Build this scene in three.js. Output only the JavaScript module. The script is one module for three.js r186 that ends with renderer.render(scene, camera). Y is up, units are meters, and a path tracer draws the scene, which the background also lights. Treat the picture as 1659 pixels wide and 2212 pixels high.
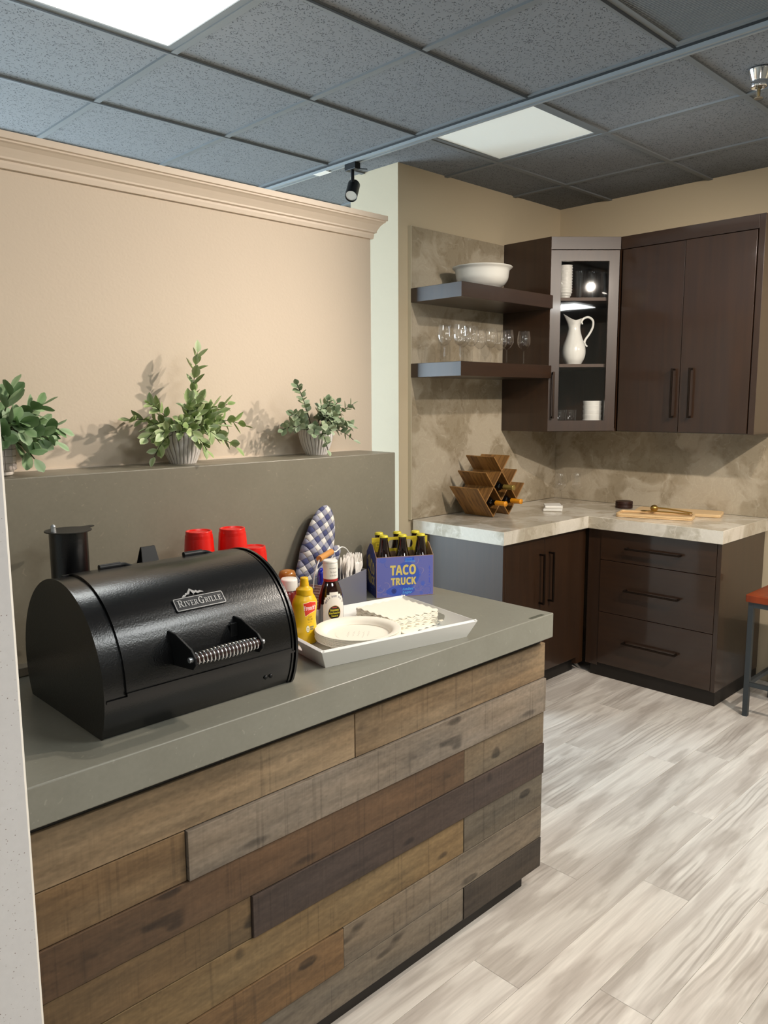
import * as THREE from 'three';
import { RoundedBoxGeometry } from 'three/addons/geometries/RoundedBoxGeometry.js';
import { mergeGeometries, mergeVertices, toCreasedNormals } from 'three/addons/utils/BufferGeometryUtils.js';
import { RectAreaLightUniformsLib } from 'three/addons/lights/RectAreaLightUniformsLib.js';
import { FontLoader } from 'three/addons/loaders/FontLoader.js';
import { TextGeometry } from 'three/addons/geometries/TextGeometry.js';

// ---------------------------------------------------------------- camera, lights, exposure
const scene = new THREE.Scene();
scene.background = new THREE.Color(0x8fa3b5);
const camera = new THREE.PerspectiveCamera(66.24, 1659 / 2212, 0.05, 60);
{
  const yaw = 0.77163, pitch = 0.13946, roll = -0.0056;
  camera.position.set(0, 1.55, 0);
  camera.lookAt(Math.sin(yaw) * Math.cos(pitch), 1.55 - Math.sin(pitch), -Math.cos(yaw) * Math.cos(pitch));
  camera.rotateZ(roll);
}
const renderer = new THREE.WebGLRenderer({ antialias: true });
renderer.toneMapping = THREE.LinearToneMapping;
renderer.toneMappingExposure = 1.0;
renderer.shadowMap.enabled = true;
RectAreaLightUniformsLib.init();

const WARM = new THREE.Color().setRGB(1.0, 0.885, 0.76);
const TUBE = new THREE.Color().setRGB(0.96, 1.0, 0.985);
const DAY = new THREE.Color().setRGB(0.68, 0.86, 1.0);
function areaLight(color, power, w, h, x, y, z, tx, ty, tz) {
  const l = new THREE.RectAreaLight(color, power, w, h);
  l.position.set(x, y, z); l.lookAt(tx, ty, tz); scene.add(l); return l;
}
// daylight through the shop window at the far end of the showroom, behind the partition
areaLight(DAY, 25, 3.4, 2.1, 0.2, 1.45, -7.38, 0.2, 1.45, 0);
// ceiling troffers: [x, z, width along x, depth along z, strength]
const TROFFERS = [
  [1.205, -2.285, 0.56, 0.56, 9],
  [3.035, -2.285, 0.56, 0.56, 0.72],
  [0.595, 1.375, 0.56, 0.56, 17],
  [1.815, 0.155, 0.56, 0.56, 18],
  [1.205, 2.595, 0.56, 0.56, 24],
  [3.645, 0.765, 0.56, 0.56, 27],
  [-1.235, 0.155, 0.56, 0.56, 8],
];
for (const [x, z, w, d, p] of TROFFERS) areaLight(TUBE, p, w, d, x, 2.722, z, x, 0, z);
// warm heads on the track: [z, target, strength, cone]
const SPOTS = [
  [-0.80, [0.5, 1.55, -2.1], 11.5, 0.58],
  [-0.35, [1.4, 0.95, -1.55], 9, 0.6],
  [0.10, [4.25, 1.2, -1.9], 16, 0.7],
  [0.45, [2.3, 0, -0.5], 12, 0.78],
  [-0.97, [4.1, 1.6, -2.6], 6, 0.8],
];

// ---------------------------------------------------------------- helpers
function rng(seed) { let a = seed >>> 0; return () => { a = (a + 0x6D2B79F5) | 0; let t = Math.imul(a ^ (a >>> 15), 1 | a); t = (t + Math.imul(t ^ (t >>> 7), 61 | t)) ^ t; return ((t ^ (t >>> 14)) >>> 0) / 4294967296; }; }
const used = new Map();
function numbered(n) { const k = used.get(n) || 0; used.set(n, k + 1); return k ? n + '_' + String(k).padStart(3, '0') : n; }
function sh(m) { m.castShadow = true; m.receiveShadow = true; return m; }
function thing(name, label, category, [x, y, z] = [0, 0, 0], turn = 0, group) {
  const o = new THREE.Group(); o.name = numbered(name); scene.add(o);
  o.position.set(x, y, z); o.rotation.y = turn; o.userData = { label, category };
  if (group) o.userData.group = group;
  return o;
}
function solo(name, label, category, geo, mat, [x, y, z] = [0, 0, 0], turn = 0, group) {
  const o = sh(new THREE.Mesh(geo, mat)); o.name = numbered(name); scene.add(o);
  o.position.set(x, y, z); o.rotation.y = turn; o.userData = { label, category };
  if (group) o.userData.group = group;
  return o;
}
function part(parent, name, geo, mat, pos, rot) {
  const o = sh(new THREE.Mesh(geo, mat)); o.name = name; parent.add(o);
  if (pos) o.position.set(...pos);
  if (rot) o.rotation.set(...rot);
  return o;
}
function structure(name, geo, mat, pos, label) {
  const o = sh(new THREE.Mesh(geo, mat)); o.name = name; scene.add(o);
  if (pos) o.position.set(...pos);
  o.userData.kind = 'structure'; if (label) o.userData.label = label;
  return o;
}
function copy(src, pos, turn, label, group) {
  const c = src.clone(); c.name = numbered(src.name.replace(/_\d{3}$/, '')); scene.add(c);
  c.position.set(...pos); if (turn !== undefined) c.rotation.y = turn;
  c.userData = { ...src.userData }; if (label) c.userData.label = label; if (group) c.userData.group = group;
  return c;
}
// uv in metres; grain = local axis that u follows
function uvM(geo, grain = 'x', scale = 1, ou = 0, ov = 0) {
  const g = geo.index ? geo.toNonIndexed() : geo;
  if (!g.attributes.normal) g.computeVertexNormals();
  const p = g.attributes.position, n = g.attributes.normal, uv = new Float32Array(p.count * 2), gi = 'xyz'.indexOf(grain);
  for (let f = 0; f < p.count; f += 3) {
    const s = [0, 0, 0];
    for (let k = 0; k < 3; k++) { s[0] += n.getX(f + k); s[1] += n.getY(f + k); s[2] += n.getZ(f + k); }
    const a = s.map(Math.abs), ax = a[0] > a[1] && a[0] > a[2] ? 0 : a[1] > a[2] ? 1 : 2;
    const rest = [0, 1, 2].filter((i) => i !== ax);
    let iu = rest[0], iv = rest[1];
    if (iv === gi) { iu = rest[1]; iv = rest[0]; }
    for (let k = 0; k < 3; k++) {
      const c = [p.getX(f + k), p.getY(f + k), p.getZ(f + k)];
      uv[(f + k) * 2] = c[iu] * scale + ou; uv[(f + k) * 2 + 1] = c[iv] * scale + ov + ax * 0.37;
    }
  }
  g.setAttribute('uv', new THREE.BufferAttribute(uv, 2));
  return g;
}
function box(x0, y0, z0, x1, y1, z1, opt = {}) {      // from two corners, in the parent's space
  const w = Math.abs(x1 - x0), h = Math.abs(y1 - y0), d = Math.abs(z1 - z0);
  let g = opt.r ? new RoundedBoxGeometry(w, h, d, opt.seg || 1, Math.min(opt.r, w / 2.01, h / 2.01, d / 2.01)) : new THREE.BoxGeometry(w, h, d);
  g.translate((x0 + x1) / 2, (y0 + y1) / 2, (z0 + z1) / 2);
  return uvM(g, opt.grain || 'x', opt.scale || 1, opt.ou || 0, opt.ov || 0);
}
function cyl(r0, r1, h, seg = 24, open = false) { return new THREE.CylinderGeometry(r0, r1, h, seg, 1, open); }
function lathe(pts, seg = 32) { return new THREE.LatheGeometry(pts.map(([r, y]) => new THREE.Vector2(r, y)), seg); }
function smoothPts(pts, n = 40) { return new THREE.SplineCurve(pts.map(([a, b]) => new THREE.Vector2(a, b))).getPoints(n).map((v) => [Math.max(0, v.x), v.y]); }
function merge(list) {
  return mergeGeometries(list.map((g) => { const q = g.index ? g.toNonIndexed() : g; for (const k of Object.keys(q.attributes)) if (!['position', 'normal', 'uv'].includes(k)) q.deleteAttribute(k); return q; }));
}
function tube(pts, r, seg = 24, rad = 8, closed = false) { return new THREE.TubeGeometry(new THREE.CatmullRomCurve3(pts.map((p) => new THREE.Vector3(...p)), closed), seg, r, rad, closed); }
function rod(a, b, r, seg = 12) {
  const A = new THREE.Vector3(...a), B = new THREE.Vector3(...b), d = B.clone().sub(A);
  const g = cyl(r, r, d.length(), seg);
  g.applyQuaternion(new THREE.Quaternion().setFromUnitVectors(new THREE.Vector3(0, 1, 0), d.clone().normalize()));
  const m = A.add(B).multiplyScalar(0.5); g.translate(m.x, m.y, m.z); return g;
}
function extrude(pts, depth, bevel = 0, holes = []) {
  const s = new THREE.Shape(pts.map(([a, b]) => new THREE.Vector2(a, b)));
  for (const h of holes) s.holes.push(new THREE.Path(h.map(([a, b]) => new THREE.Vector2(a, b))));
  const g = new THREE.ExtrudeGeometry(s, { depth: depth - 2 * bevel, bevelEnabled: bevel > 0, bevelSize: bevel, bevelThickness: bevel, bevelSegments: 1, bevelOffset: -bevel, curveSegments: 12 });
  return g.translate(0, 0, bevel);
}
function roundRect(w, h, r, n = 5, cx = 0, cy = 0) {
  const o = [];
  for (const [sx, sy, a] of [[1, 1, 0], [-1, 1, 90], [-1, -1, 180], [1, -1, 270]])
    for (let k = 0; k <= n; k++) { const t = (a + 90 * k / n) * Math.PI / 180; o.push([cx + sx * (w / 2 - r) + r * Math.cos(t), cy + sy * (h / 2 - r) + r * Math.sin(t)]); }
  return o;
}

// ---------------------------------------------------------------- noise and textures
function makeNoise(seed, P = 256) {
  const r = rng(seed), perm = new Float32Array(P * P); for (let i = 0; i < P * P; i++) perm[i] = r();
  return (x, y, px = P, py = P) => {           // value noise, repeating after px, py cells
    const xi = Math.floor(x), yi = Math.floor(y), fx = x - xi, fy = y - yi;
    const u = fx * fx * (3 - 2 * fx), v = fy * fy * (3 - 2 * fy);
    const X0 = ((xi % px) + px) % px, X1 = (X0 + 1) % px, Y0 = ((yi % py) + py) % py, Y1 = (Y0 + 1) % py;
    const a = perm[Y0 * P + X0], b = perm[Y0 * P + X1], c = perm[Y1 * P + X0], d = perm[Y1 * P + X1];
    return a + (b - a) * u + (c - a) * v + (a - b - c + d) * u * v;
  };
}
const N1 = makeNoise(11), N2 = makeNoise(29), N3 = makeNoise(53);
function fbm(n, x, y, px, py, oct = 4) { let s = 0, a = 0.5, t = 0; for (let i = 0; i < oct; i++) { s += a * n(x, y, px, py); t += a; a *= 0.5; x *= 2; y *= 2; px *= 2; py *= 2; if (px > 256) px = 256; if (py > 256) py = 256; } return s / t; }
function tex(w, h, fn, srgb = true) {
  const d = new Uint8Array(w * h * 4);
  for (let j = 0; j < h; j++) for (let i = 0; i < w; i++) {
    const c = fn(i / w, j / h), o = (j * w + i) * 4;
    if (typeof c === 'number') { d[o] = d[o + 1] = d[o + 2] = Math.max(0, Math.min(255, c)); } else { d[o] = Math.max(0, Math.min(255, c[0])); d[o + 1] = Math.max(0, Math.min(255, c[1])); d[o + 2] = Math.max(0, Math.min(255, c[2])); }
    d[o + 3] = 255;
  }
  const t = new THREE.DataTexture(d, w, h); t.wrapS = t.wrapT = THREE.RepeatWrapping; t.magFilter = THREE.LinearFilter; t.minFilter = THREE.LinearMipmapLinearFilter; t.generateMipmaps = true;
  if (srgb) t.colorSpace = THREE.SRGBColorSpace;
  t.needsUpdate = true; return t;
}
function rep(t, u, v) { const c = t.clone(); c.repeat.set(u, v); c.needsUpdate = true; return c; }
const mixc = (a, b, t) => [a[0] + (b[0] - a[0]) * t, a[1] + (b[1] - a[1]) * t, a[2] + (b[2] - a[2]) * t];
const sstep = (a, b, x) => { const t = Math.max(0, Math.min(1, (x - a) / (b - a))); return t * t * (3 - 2 * t); };
// scatter of small marks, drawn into a float field
function marks(w, h, seed, count, size, len, fn) {
  const f = new Float32Array(w * h), r = rng(seed);
  for (let k = 0; k < count; k++) {
    const x = r() * w, y = r() * h, a = r() * 6.283, L = len * (0.3 + r()), s = size * (0.4 + 0.9 * r()), st = fn ? fn(r) : 1;
    const n = Math.max(1, Math.ceil(L)), bend = (r() - 0.5) * 1.6;
    for (let q = 0; q <= n; q++) {
      const t = q / n, ang = a + bend * t, cx = x + Math.cos(ang) * L * t, cy = y + Math.sin(ang) * L * t, R = Math.ceil(s + 1);
      for (let dy = -R; dy <= R; dy++) for (let dx = -R; dx <= R; dx++) {
        const d = Math.hypot(dx, dy); if (d > s + 0.7) continue;
        const i = (((Math.floor(cy) + dy) % h) + h) % h * w + (((Math.floor(cx) + dx) % w) + w) % w;
        f[i] = Math.max(f[i], st * Math.max(0, Math.min(1, s + 0.7 - d)));
      }
    }
  }
  return (u, v) => f[Math.min(h - 1, Math.floor(v * h)) * w + Math.min(w - 1, Math.floor(u * w))];
}
function canvas(w, h, draw) {
  const c = document.createElement('canvas'); c.width = w; c.height = h; draw(c.getContext('2d'), w, h);
  const t = new THREE.CanvasTexture(c); t.colorSpace = THREE.SRGBColorSpace; return t;
}
const mat = (o) => new THREE.MeshPhysicalMaterial(o);
const hex = (h) => new THREE.Color(h);
// ---------------------------------------------------------------- materials
// fissured ceiling tile, 0.6 m a repeat
const fis = marks(768, 768, 5, 1100, 1.5, 9), pin = marks(768, 768, 6, 1500, 1.6, 0.6);
const tileTex = tex(768, 768, (u, v) => { const k = Math.max(fis(u, v) * 0.6, pin(u, v) * 0.85), b = 4 * (fbm(N1, u * 24, v * 24, 24, 24, 3) - 0.5); return mixc([160 + b, 162 + b, 164 + b], [58, 60, 63], k); });
const tileBump = tex(768, 768, (u, v) => 220 - 190 * Math.max(fis(u, v) * 0.8, pin(u, v)) + 30 * (fbm(N2, u * 64, v * 64, 64, 64, 2) - 0.5), false);
const M = {};
M.tile = mat({ color: 0xb8babc, map: tileTex, bumpMap: tileBump, bumpScale: 0.0012, roughness: 0.95 });
M.tbar = mat({ color: 0x6b6f71, roughness: 0.55 });
M.slot = mat({ color: 0x131516, roughness: 0.8 });
M.plenum = mat({ color: 0x3a3c3e, roughness: 0.95 });
const peel = tex(512, 512, (u, v) => 128 + 120 * (fbm(N2, u * 90, v * 90, 90, 90, 2) - 0.5), false);
function paint(c, rough = 0.7) { return mat({ color: c, roughness: rough, bumpMap: rep(peel, 2, 2), bumpScale: 0.0004 }); }
M.beige = paint(0xd6c5b1);
M.crown = mat({ color: 0xdccbb8, roughness: 0.5 });
M.kitchenWall = paint(0xbdae93);
M.farWall = paint(0xb9b4a8);
M.baseboard = mat({ color: 0xd9d6d0, roughness: 0.45 });
// taupe marble
const marbleTex = tex(1024, 1024, (u, v) => {
  const wx = fbm(N1, u * 5, v * 5, 5, 5, 4), wy = fbm(N2, u * 5 + 3, v * 5 + 1, 5, 5, 4);
  const c = fbm(N3, u * 7 + wx * 2.4, v * 7 + wy * 2.4, 7, 7, 5);
  const f = fbm(N1, u * 34 + wy * 3, v * 34 + wx * 3, 34, 34, 4);
  let col = mixc([184, 174, 156], [216, 208, 194], sstep(0.3, 0.68, c));
  col = mixc(col, [164, 152, 132], 0.45 * sstep(0.54, 0.7, f) * sstep(0.62, 0.4, c));
  const ve = 1 - Math.abs(fbm(N2, u * 9 + wx * 3, v * 9 + wy * 3, 9, 9, 4) - 0.5) * 26;
  col = mixc(col, [230, 224, 213], 0.4 * sstep(0.35, 1, ve));
  const g = 8 * (fbm(N3, u * 120, v * 120, 120, 120, 2) - 0.5); return [col[0] + g, col[1] + g, col[2] + g];
});
M.marble = mat({ color: 0xffffff, map: rep(marbleTex, 1.1, 1.1), roughness: 0.16, ior: 1.5 });
M.marbleWall = mat({ color: 0xd4cec3, map: rep(marbleTex, 1.1, 1.1), roughness: 0.24 });
// grey quartz with pale flecks
const qs = marks(1024, 1024, 21, 240, 0.9, 9, (r) => 0.25 + 0.5 * r()), qd = marks(1024, 1024, 22, 420, 0.8, 0.5, (r) => 0.5 + 0.5 * r());
const greyQ = tex(1024, 1024, (u, v) => { const b = 9 * (fbm(N1, u * 12, v * 12, 12, 12, 5) - 0.5) + 5 * (fbm(N2, u * 150, v * 150, 150, 150, 2) - 0.5); return mixc([140 + b, 138 + b, 126 + b], [196, 188, 170], 0.5 * Math.max(qs(u, v), qd(u, v))); });
M.quartz = mat({ color: 0xf0f0f0, map: greyQ, roughness: 0.3 });
M.quartzSplash = mat({ color: 0xe6dfd7, map: greyQ, roughness: 0.38 });
// white quartz with brown specks
const wsp = marks(1024, 1024, 31, 900, 1.3, 1.4, (r) => 0.3 + 0.7 * r());
const whiteQ = tex(1024, 1024, (u, v) => { const b = 6 * (fbm(N2, u * 40, v * 40, 40, 40, 3) - 0.5); return mixc([220 + b, 216 + b, 215 + b], [112, 92, 84], 0.8 * wsp(u, v)); });
M.whiteSlab = mat({ color: 0xffffff, map: rep(whiteQ, 2.6, 2.6), roughness: 0.25 });
M.slabEdge = mat({ color: 0xf3eee6, roughness: 0.2 });
// dark stained cabinet wood: u along the grain
const darkWood = tex(512, 512, (u, v) => { const g = fbm(N1, u * 4, v * 60, 4, 60, 4), c = fbm(N2, u * 3, v * 8, 3, 8, 3); const k = 0.6 * g + 0.4 * c; return mixc([58, 42, 29], [90, 67, 48], k); });
M.dark = mat({ color: 0xac9780, map: darkWood, roughness: 0.4, clearcoat: 0.55, clearcoatRoughness: 0.07 });
M.darkIn = mat({ color: 0xf0e4da, map: darkWood, roughness: 0.55 });
M.reveal = mat({ color: 0x0d0907, roughness: 0.9 });
M.kick = mat({ color: 0x171009, roughness: 0.6 });
M.bronze = mat({ color: 0x2e241d, metalness: 0.85, roughness: 0.36 });
// white-washed floor board, 1.6 x 0.8 m a repeat, grain along u
const floorTex = tex(2048, 1024, (u, v) => {
  const wob = fbm(N3, u * 4, v * 9, 4, 9, 3);
  const rings = fbm(N1, u * 4, v * 30 + wob * 1.5, 4, 30, 4);
  const fib = fbm(N2, u * 12, v * 150, 12, 150, 3);
  const cl = fbm(N2, u * 7 + 2, v * 18, 7, 18, 5) + 0.12 * (fib - 0.5);
  let c = mixc([210, 202, 194], [232, 226, 218], sstep(0.3, 0.66, rings));
  c = mixc(c, [172, 162, 153], 0.5 * sstep(0.52, 0.74, cl));
  const cath = Math.abs(Math.sin((v * 40 + wob * 1.6 + Math.cos(u * 6.283 * 2) * 0.35) * 3.1));
  c = mixc(c, [156, 146, 137], 0.35 * sstep(0.75, 1, cath) * sstep(0.62, 0.72, fbm(N3, u * 4 + 1, v * 6, 4, 6, 2)));
  const g = 26 * (fib - 0.5); return [c[0] + g, c[1] + g, c[2] + g];
});
const floorMats = ['#f8f6f4', '#f2efec', '#fbf8f5', '#eeebe8'].map((c) => mat({ color: c, map: rep(floorTex, 1 / 1.6, 1 / 0.8), roughness: 0.42 }));
// rough reclaimed boards, light map tinted per board
const boardTex = tex(1024, 1024, (u, v) => {
  const g = fbm(N1, u * 6, v * 70, 6, 70, 4), c = fbm(N2, u * 4, v * 10, 4, 10, 4), w = fbm(N3, u * 10, v * 10, 10, 10, 3);
  const saw = sstep(0.66, 0.8, fbm(N2, u * 130, v * 3, 130, 3, 2)) * sstep(0.45, 0.6, w);
  let k = 205 + 34 * (fbm(N2, u * 90, v * 200, 90, 200, 2) - 0.5) + 70 * (g - 0.5) + 64 * (c - 0.5) - 20 * saw;
  const kn = sstep(0.8, 0.9, fbm(N3, u * 9 + 5, v * 20, 9, 20, 2)); k -= 70 * kn;
  const s = 42 * (fbm(N1, u * 3 + 1, v * 14, 3, 14, 3) - 0.5);
  return [k + s * 0.3, k - 2, k - 4 - s * 0.4];
});
const boardBump = tex(1024, 1024, (u, v) => 128 + 110 * (fbm(N1, u * 6, v * 70, 6, 70, 4) - 0.5) + 70 * (fbm(N2, u * 160, v * 8, 160, 8, 2) - 0.5), false);
function board(c) { return mat({ color: c, map: boardTex, bumpMap: boardBump, bumpScale: 0.0015, roughness: 0.78 }); }
M.acacia = mat({ color: 0xffffff, map: tex(512, 512, (u, v) => { const s = Math.floor(v * 7) / 7, g = fbm(N1, u * 5, v * 50, 5, 50, 3), q = N2(s * 37 + 0.5, 3.5); return mixc(mixc([112, 76, 36], [164, 120, 66], q), [78, 50, 22], 0.5 * sstep(0.5, 0.75, g)); }), roughness: 0.42 });
M.paleWood = mat({ color: 0xffffff, map: tex(512, 512, (u, v) => { const g = fbm(N1, u * 5, v * 44, 5, 44, 3); return mixc([196, 160, 112], [226, 196, 152], g); }), roughness: 0.5 });
M.walnut = mat({ color: 0xb0825a, map: tex(256, 256, (u, v) => { const g = fbm(N1, u * 5, v * 40, 5, 40, 3); return mixc([110, 70, 40], [160, 110, 66], g); }), roughness: 0.5 });
M.seatWood = mat({ color: 0xd98f52, map: tex(256, 256, (u, v) => { const g = fbm(N2, u * 5, v * 40, 5, 40, 3); return mixc([130, 76, 34], [176, 112, 56], g); }), roughness: 0.4 });
const speckB = tex(512, 512, (u, v) => 128 + 160 * (fbm(N3, u * 110, v * 110, 110, 110, 2) - 0.5), false);
M.grill = mat({ color: 0x050506, roughness: 0.26, bumpMap: rep(speckB, 4, 4), bumpScale: 0.0003, metalness: 0.0, clearcoat: 0.2, clearcoatRoughness: 0.22 });
M.blackMetal = mat({ color: 0x111214, roughness: 0.45, metalness: 0.3 });
M.chrome = mat({ color: 0xe8e8ea, metalness: 1, roughness: 0.12 });
M.steel = mat({ color: 0xb9bcc0, metalness: 0.9, roughness: 0.36 });
M.white = mat({ color: 0xe9e7e2, roughness: 0.3 });
M.ceramic = mat({ color: 0xe8e6df, roughness: 0.14, clearcoat: 0.4, clearcoatRoughness: 0.06 });
M.glass = mat({ color: 0xffffff, transmission: 1, thickness: 0, roughness: 0.0, ior: 1.5 });
M.solidGlass = mat({ color: 0xffffff, transmission: 1, thickness: 0.001, roughness: 0.0, ior: 1.5 });
M.pane = mat({ color: 0xffffff, transmission: 1, thickness: 0, roughness: 0.02, ior: 1.5 });
M.redCup = mat({ color: 0xd6180f, roughness: 0.28 });
M.gold = mat({ color: 0xb08d4a, metalness: 0.9, roughness: 0.3 });
M.stoolMetal = mat({ color: 0x3c4144, metalness: 0.4, roughness: 0.5 });
M.rail = mat({ color: 0x8f9496, roughness: 0.45, metalness: 0.2 });
M.railDark = mat({ color: 0x1b1d1f, roughness: 0.6 });
M.diffuser = mat({ color: 0xf4f6ee, roughness: 0.5, emissive: TUBE, emissiveIntensity: 3.2 });
M.diffuserDim = mat({ color: 0xf4f6ee, roughness: 0.5, emissive: TUBE, emissiveIntensity: 0.07 });
M.dayPane = mat({ color: 0xdfeaf2, roughness: 0.3, emissive: DAY, emissiveIntensity: 2.0 });
// ---------------------------------------------------------------- the setting
const CEIL = 2.745;
// floor slab with boards laid on it
const floor = structure('floor', box(-5.2, -0.12, -7.6, 4.6, -0.004, 5.2, { scale: 1 }), floorMats[1], null, 'white-washed wood plank floor');
{
  const r = rng(71), W = 0.152, L = 1.21, geos = new Map();
  const geoOf = (len, k) => { const key = len.toFixed(3) + '_' + k; if (!geos.has(key)) geos.set(key, box(-len / 2, -0.005, -W / 2 + 0.0005, len / 2, 0, W / 2 - 0.0005, { r: 0.0008, ou: k * 0.43, ov: k * 0.29 })); return geos.get(key); };
  let row = 0;
  for (let z = -4.0; z < 0.95; z += W, row++) {
    const zc = z + W / 2, x0 = zc < -1.4 ? 1.9 : 0.2;
    let x = x0 - ((row * 0.437) % 1) * L;
    while (x < 4.44) {
      const a = Math.max(x, x0 - 0.6), b = Math.min(x + L, 4.44);
      if (b - a > 0.02) part(floor, 'plank', geoOf(b - a - 0.0008, Math.floor(r() * 6)), floorMats[Math.floor(r() * 4)], [(a + b) / 2, 0, zc]);
      x += L;
    }
  }
}
// outer walls and ceiling slab
structure('wall_left', box(-5.2, 0, -7.6, -5.05, 3.0, 5.2), M.farWall);
structure('wall_front', box(-5.2, 0, 5.05, 4.6, 3.0, 5.2), M.farWall);
structure('wall_right', box(4.44, 0, -7.6, 4.6, 3.0, 5.2), M.kitchenWall, null, 'beige painted wall behind the double-door cabinet');
{
  const w = [[-5.2, 0, -1.5, 3.0], [1.9, 0, 4.6, 3.0], [-1.5, 0, 1.9, 0.4], [-1.5, 2.5, 1.9, 3.0]].map(([a, b, c, d]) => box(a, b, -7.6, c, d, -7.45));
  structure('wall_back', merge(w), M.farWall);
  const win = structure('window_1', merge([box(-1.5, 0.4, -7.52, 1.9, 0.46, -7.44), box(-1.5, 2.44, -7.52, 1.9, 2.5, -7.44), box(-1.5, 0.46, -7.52, -1.44, 2.44, -7.44), box(1.84, 0.46, -7.52, 1.9, 2.44, -7.44), box(0.17, 0.46, -7.52, 0.23, 2.44, -7.44)]), M.blackMetal);
  part(win, 'pane', box(-1.44, 0.46, -7.49, 0.17, 2.44, -7.48), M.dayPane); part(win, 'pane', box(0.23, 0.46, -7.49, 1.84, 2.44, -7.48), M.dayPane);
}
// suspended ceiling: tiles 0.61 m on a grid through x = 1.51, z = -2.59
const ceiling = structure('ceiling', box(-5.2, 2.86, -7.6, 4.6, 3.0, 5.2), M.plenum, null, 'suspended grid ceiling of grey fissured tiles');
{
  const G = 0.61, gx = (i) => 1.51 + i * G, gz = (j) => -2.59 + j * G, TY = CEIL + 0.006;
  const skip = new Set(TROFFERS.map(([x, z]) => Math.round((x - 1.51) / G - 0.5) + ',' + Math.round((z + 2.59) / G - 0.5)));
  skip.add('1,2');                               // return-air grille
  const tg = [0, 1, 2, 3].map((k) => { const g = new THREE.BoxGeometry(G - 0.012, 0.016, G - 0.012); g.rotateY(k * Math.PI / 2); return uvM(g, 'x', 1 / 0.6, 0.5 + k * 0.31, 0.5 + k * 0.17); });
  const r = rng(8), rest = [];
  for (let i = -11; i < 6; i++) for (let j = -8; j < 13; j++) {
    const x0 = gx(i), z0 = gz(j); if (x0 < -5.1 || x0 > 4.4 || z0 < -7.5 || z0 > 4.9) continue;
    if (skip.has(i + ',' + j)) continue;
    const near = i >= -2 && j >= -4 && j <= 4;
    let g = tg[Math.floor(r() * 4)], px = x0 + G / 2;
    if (x0 + G > 4.44) { const w = 4.438 - x0 - 0.006; g = uvM(new THREE.BoxGeometry(w, 0.016, G - 0.012), 'x', 1 / 0.6); px = x0 + 0.006 + w / 2; }
    if (near) part(ceiling, 'ceiling_tile', g, M.tile, [px, TY + 0.008, z0 + G / 2]);
    else { const c = g.clone(); c.translate(px, TY + 0.008, z0 + G / 2); rest.push(c); }
  }
  const st = part(ceiling, 'distant_tiles', merge(rest), M.tile); st.userData.kind = 'stuff';
    for (let i = -10; i < 5; i++) { const x = gx(i); part(ceiling, 'grid_bar', box(x - 0.0125, CEIL - 0.002, -7.45, x + 0.0125, CEIL + 0.03, 5.05), M.tbar); }
  for (let j = -7; j < 13; j++) {
    const z = gz(j), runs = [[-5.05, 2.735]];
    for (const [a, b] of runs) {
      part(ceiling, 'grid_bar', box(a, CEIL - 0.0012, z - 0.0125, b, CEIL + 0.028, z + 0.0125), M.tbar);
      part(ceiling, 'reveal_slot', box(a, CEIL - 0.0022, z + 0.001, b, CEIL - 0.0013, z + 0.0125), M.slot);
    }
    part(ceiling, 'grid_bar', box(2.735, CEIL - 0.0012, z - 0.0125, 4.44, CEIL + 0.028, z + 0.0125), M.tbar);
  }
  // troffer fittings
  const labels = ['brightly lit square ceiling light above the partition with the plants', 'dimmer square ceiling light beside the track, above the kitchen corner', 'square ceiling light just behind the camera', 'square ceiling light over the aisle beside the island', 'square ceiling light over the middle of the showroom', 'square ceiling light near the right-hand wall', 'square ceiling light over the left side of the showroom'];
  TROFFERS.forEach(([x, z, w, d], k) => {
    const t = thing('ceiling_light', labels[k], 'ceiling light', [x, CEIL, z], 0, 'recessed ceiling lights');
    const f = 0.2925, q = 0.268, F = d / 2 + 0.0125, Q = F - 0.0245;
    part(t, 'frame', merge([box(-f, 0.002, -F, f, 0.02, -Q), box(-f, 0.002, Q, f, 0.02, F), box(-f, 0.002, -Q, -q, 0.02, Q), box(q, 0.002, -Q, f, 0.02, Q)]), M.tbar);
    part(t, 'diffuser', box(-q, 0.006, -Q, q, 0.012, Q), k === 1 ? M.diffuserDim : M.diffuser);
    part(t, 'housing', merge([box(-f, 0.02, -F, f, 0.1, -F + 0.01), box(-f, 0.02, F - 0.01, f, 0.1, F), box(-f, 0.02, -F, -f + 0.01, 0.1, F), box(f - 0.01, 0.02, -F, f, 0.1, F), box(-f, 0.1, -F, f, 0.105, F)]), M.plenum);
  });
  // return-air grille
  const v = thing('air_grille', 'grey ribbed return-air grille set into the ceiling grid', 'vent', [gx(1) + G / 2, CEIL, gz(2) + G / 2]);
  const f = 0.2925, q = 0.27;
  part(v, 'frame', merge([box(-f, 0.0, -f, f, 0.02, -q), box(-f, 0.0, q, f, 0.02, f), box(-f, 0.0, -q, -q, 0.02, q), box(q, 0.0, -q, f, 0.02, q)]), M.tbar);
  part(v, 'backing', box(-q, 0.03, -q, q, 0.034, q), M.slot);
  for (let k = 0; k < 54; k++) { const x = -q + 0.005 + k * 0.01; part(v, 'slat', box(x - 0.003, 0.004, -q, x + 0.003, 0.014, q), M.tbar); }
  for (let k = 1; k < 9; k++) part(v, 'cross_bar', box(-q, 0.006, -q + k * 0.06 - 0.002, q, 0.012, -q + k * 0.06 + 0.002), M.tbar);
}
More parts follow.
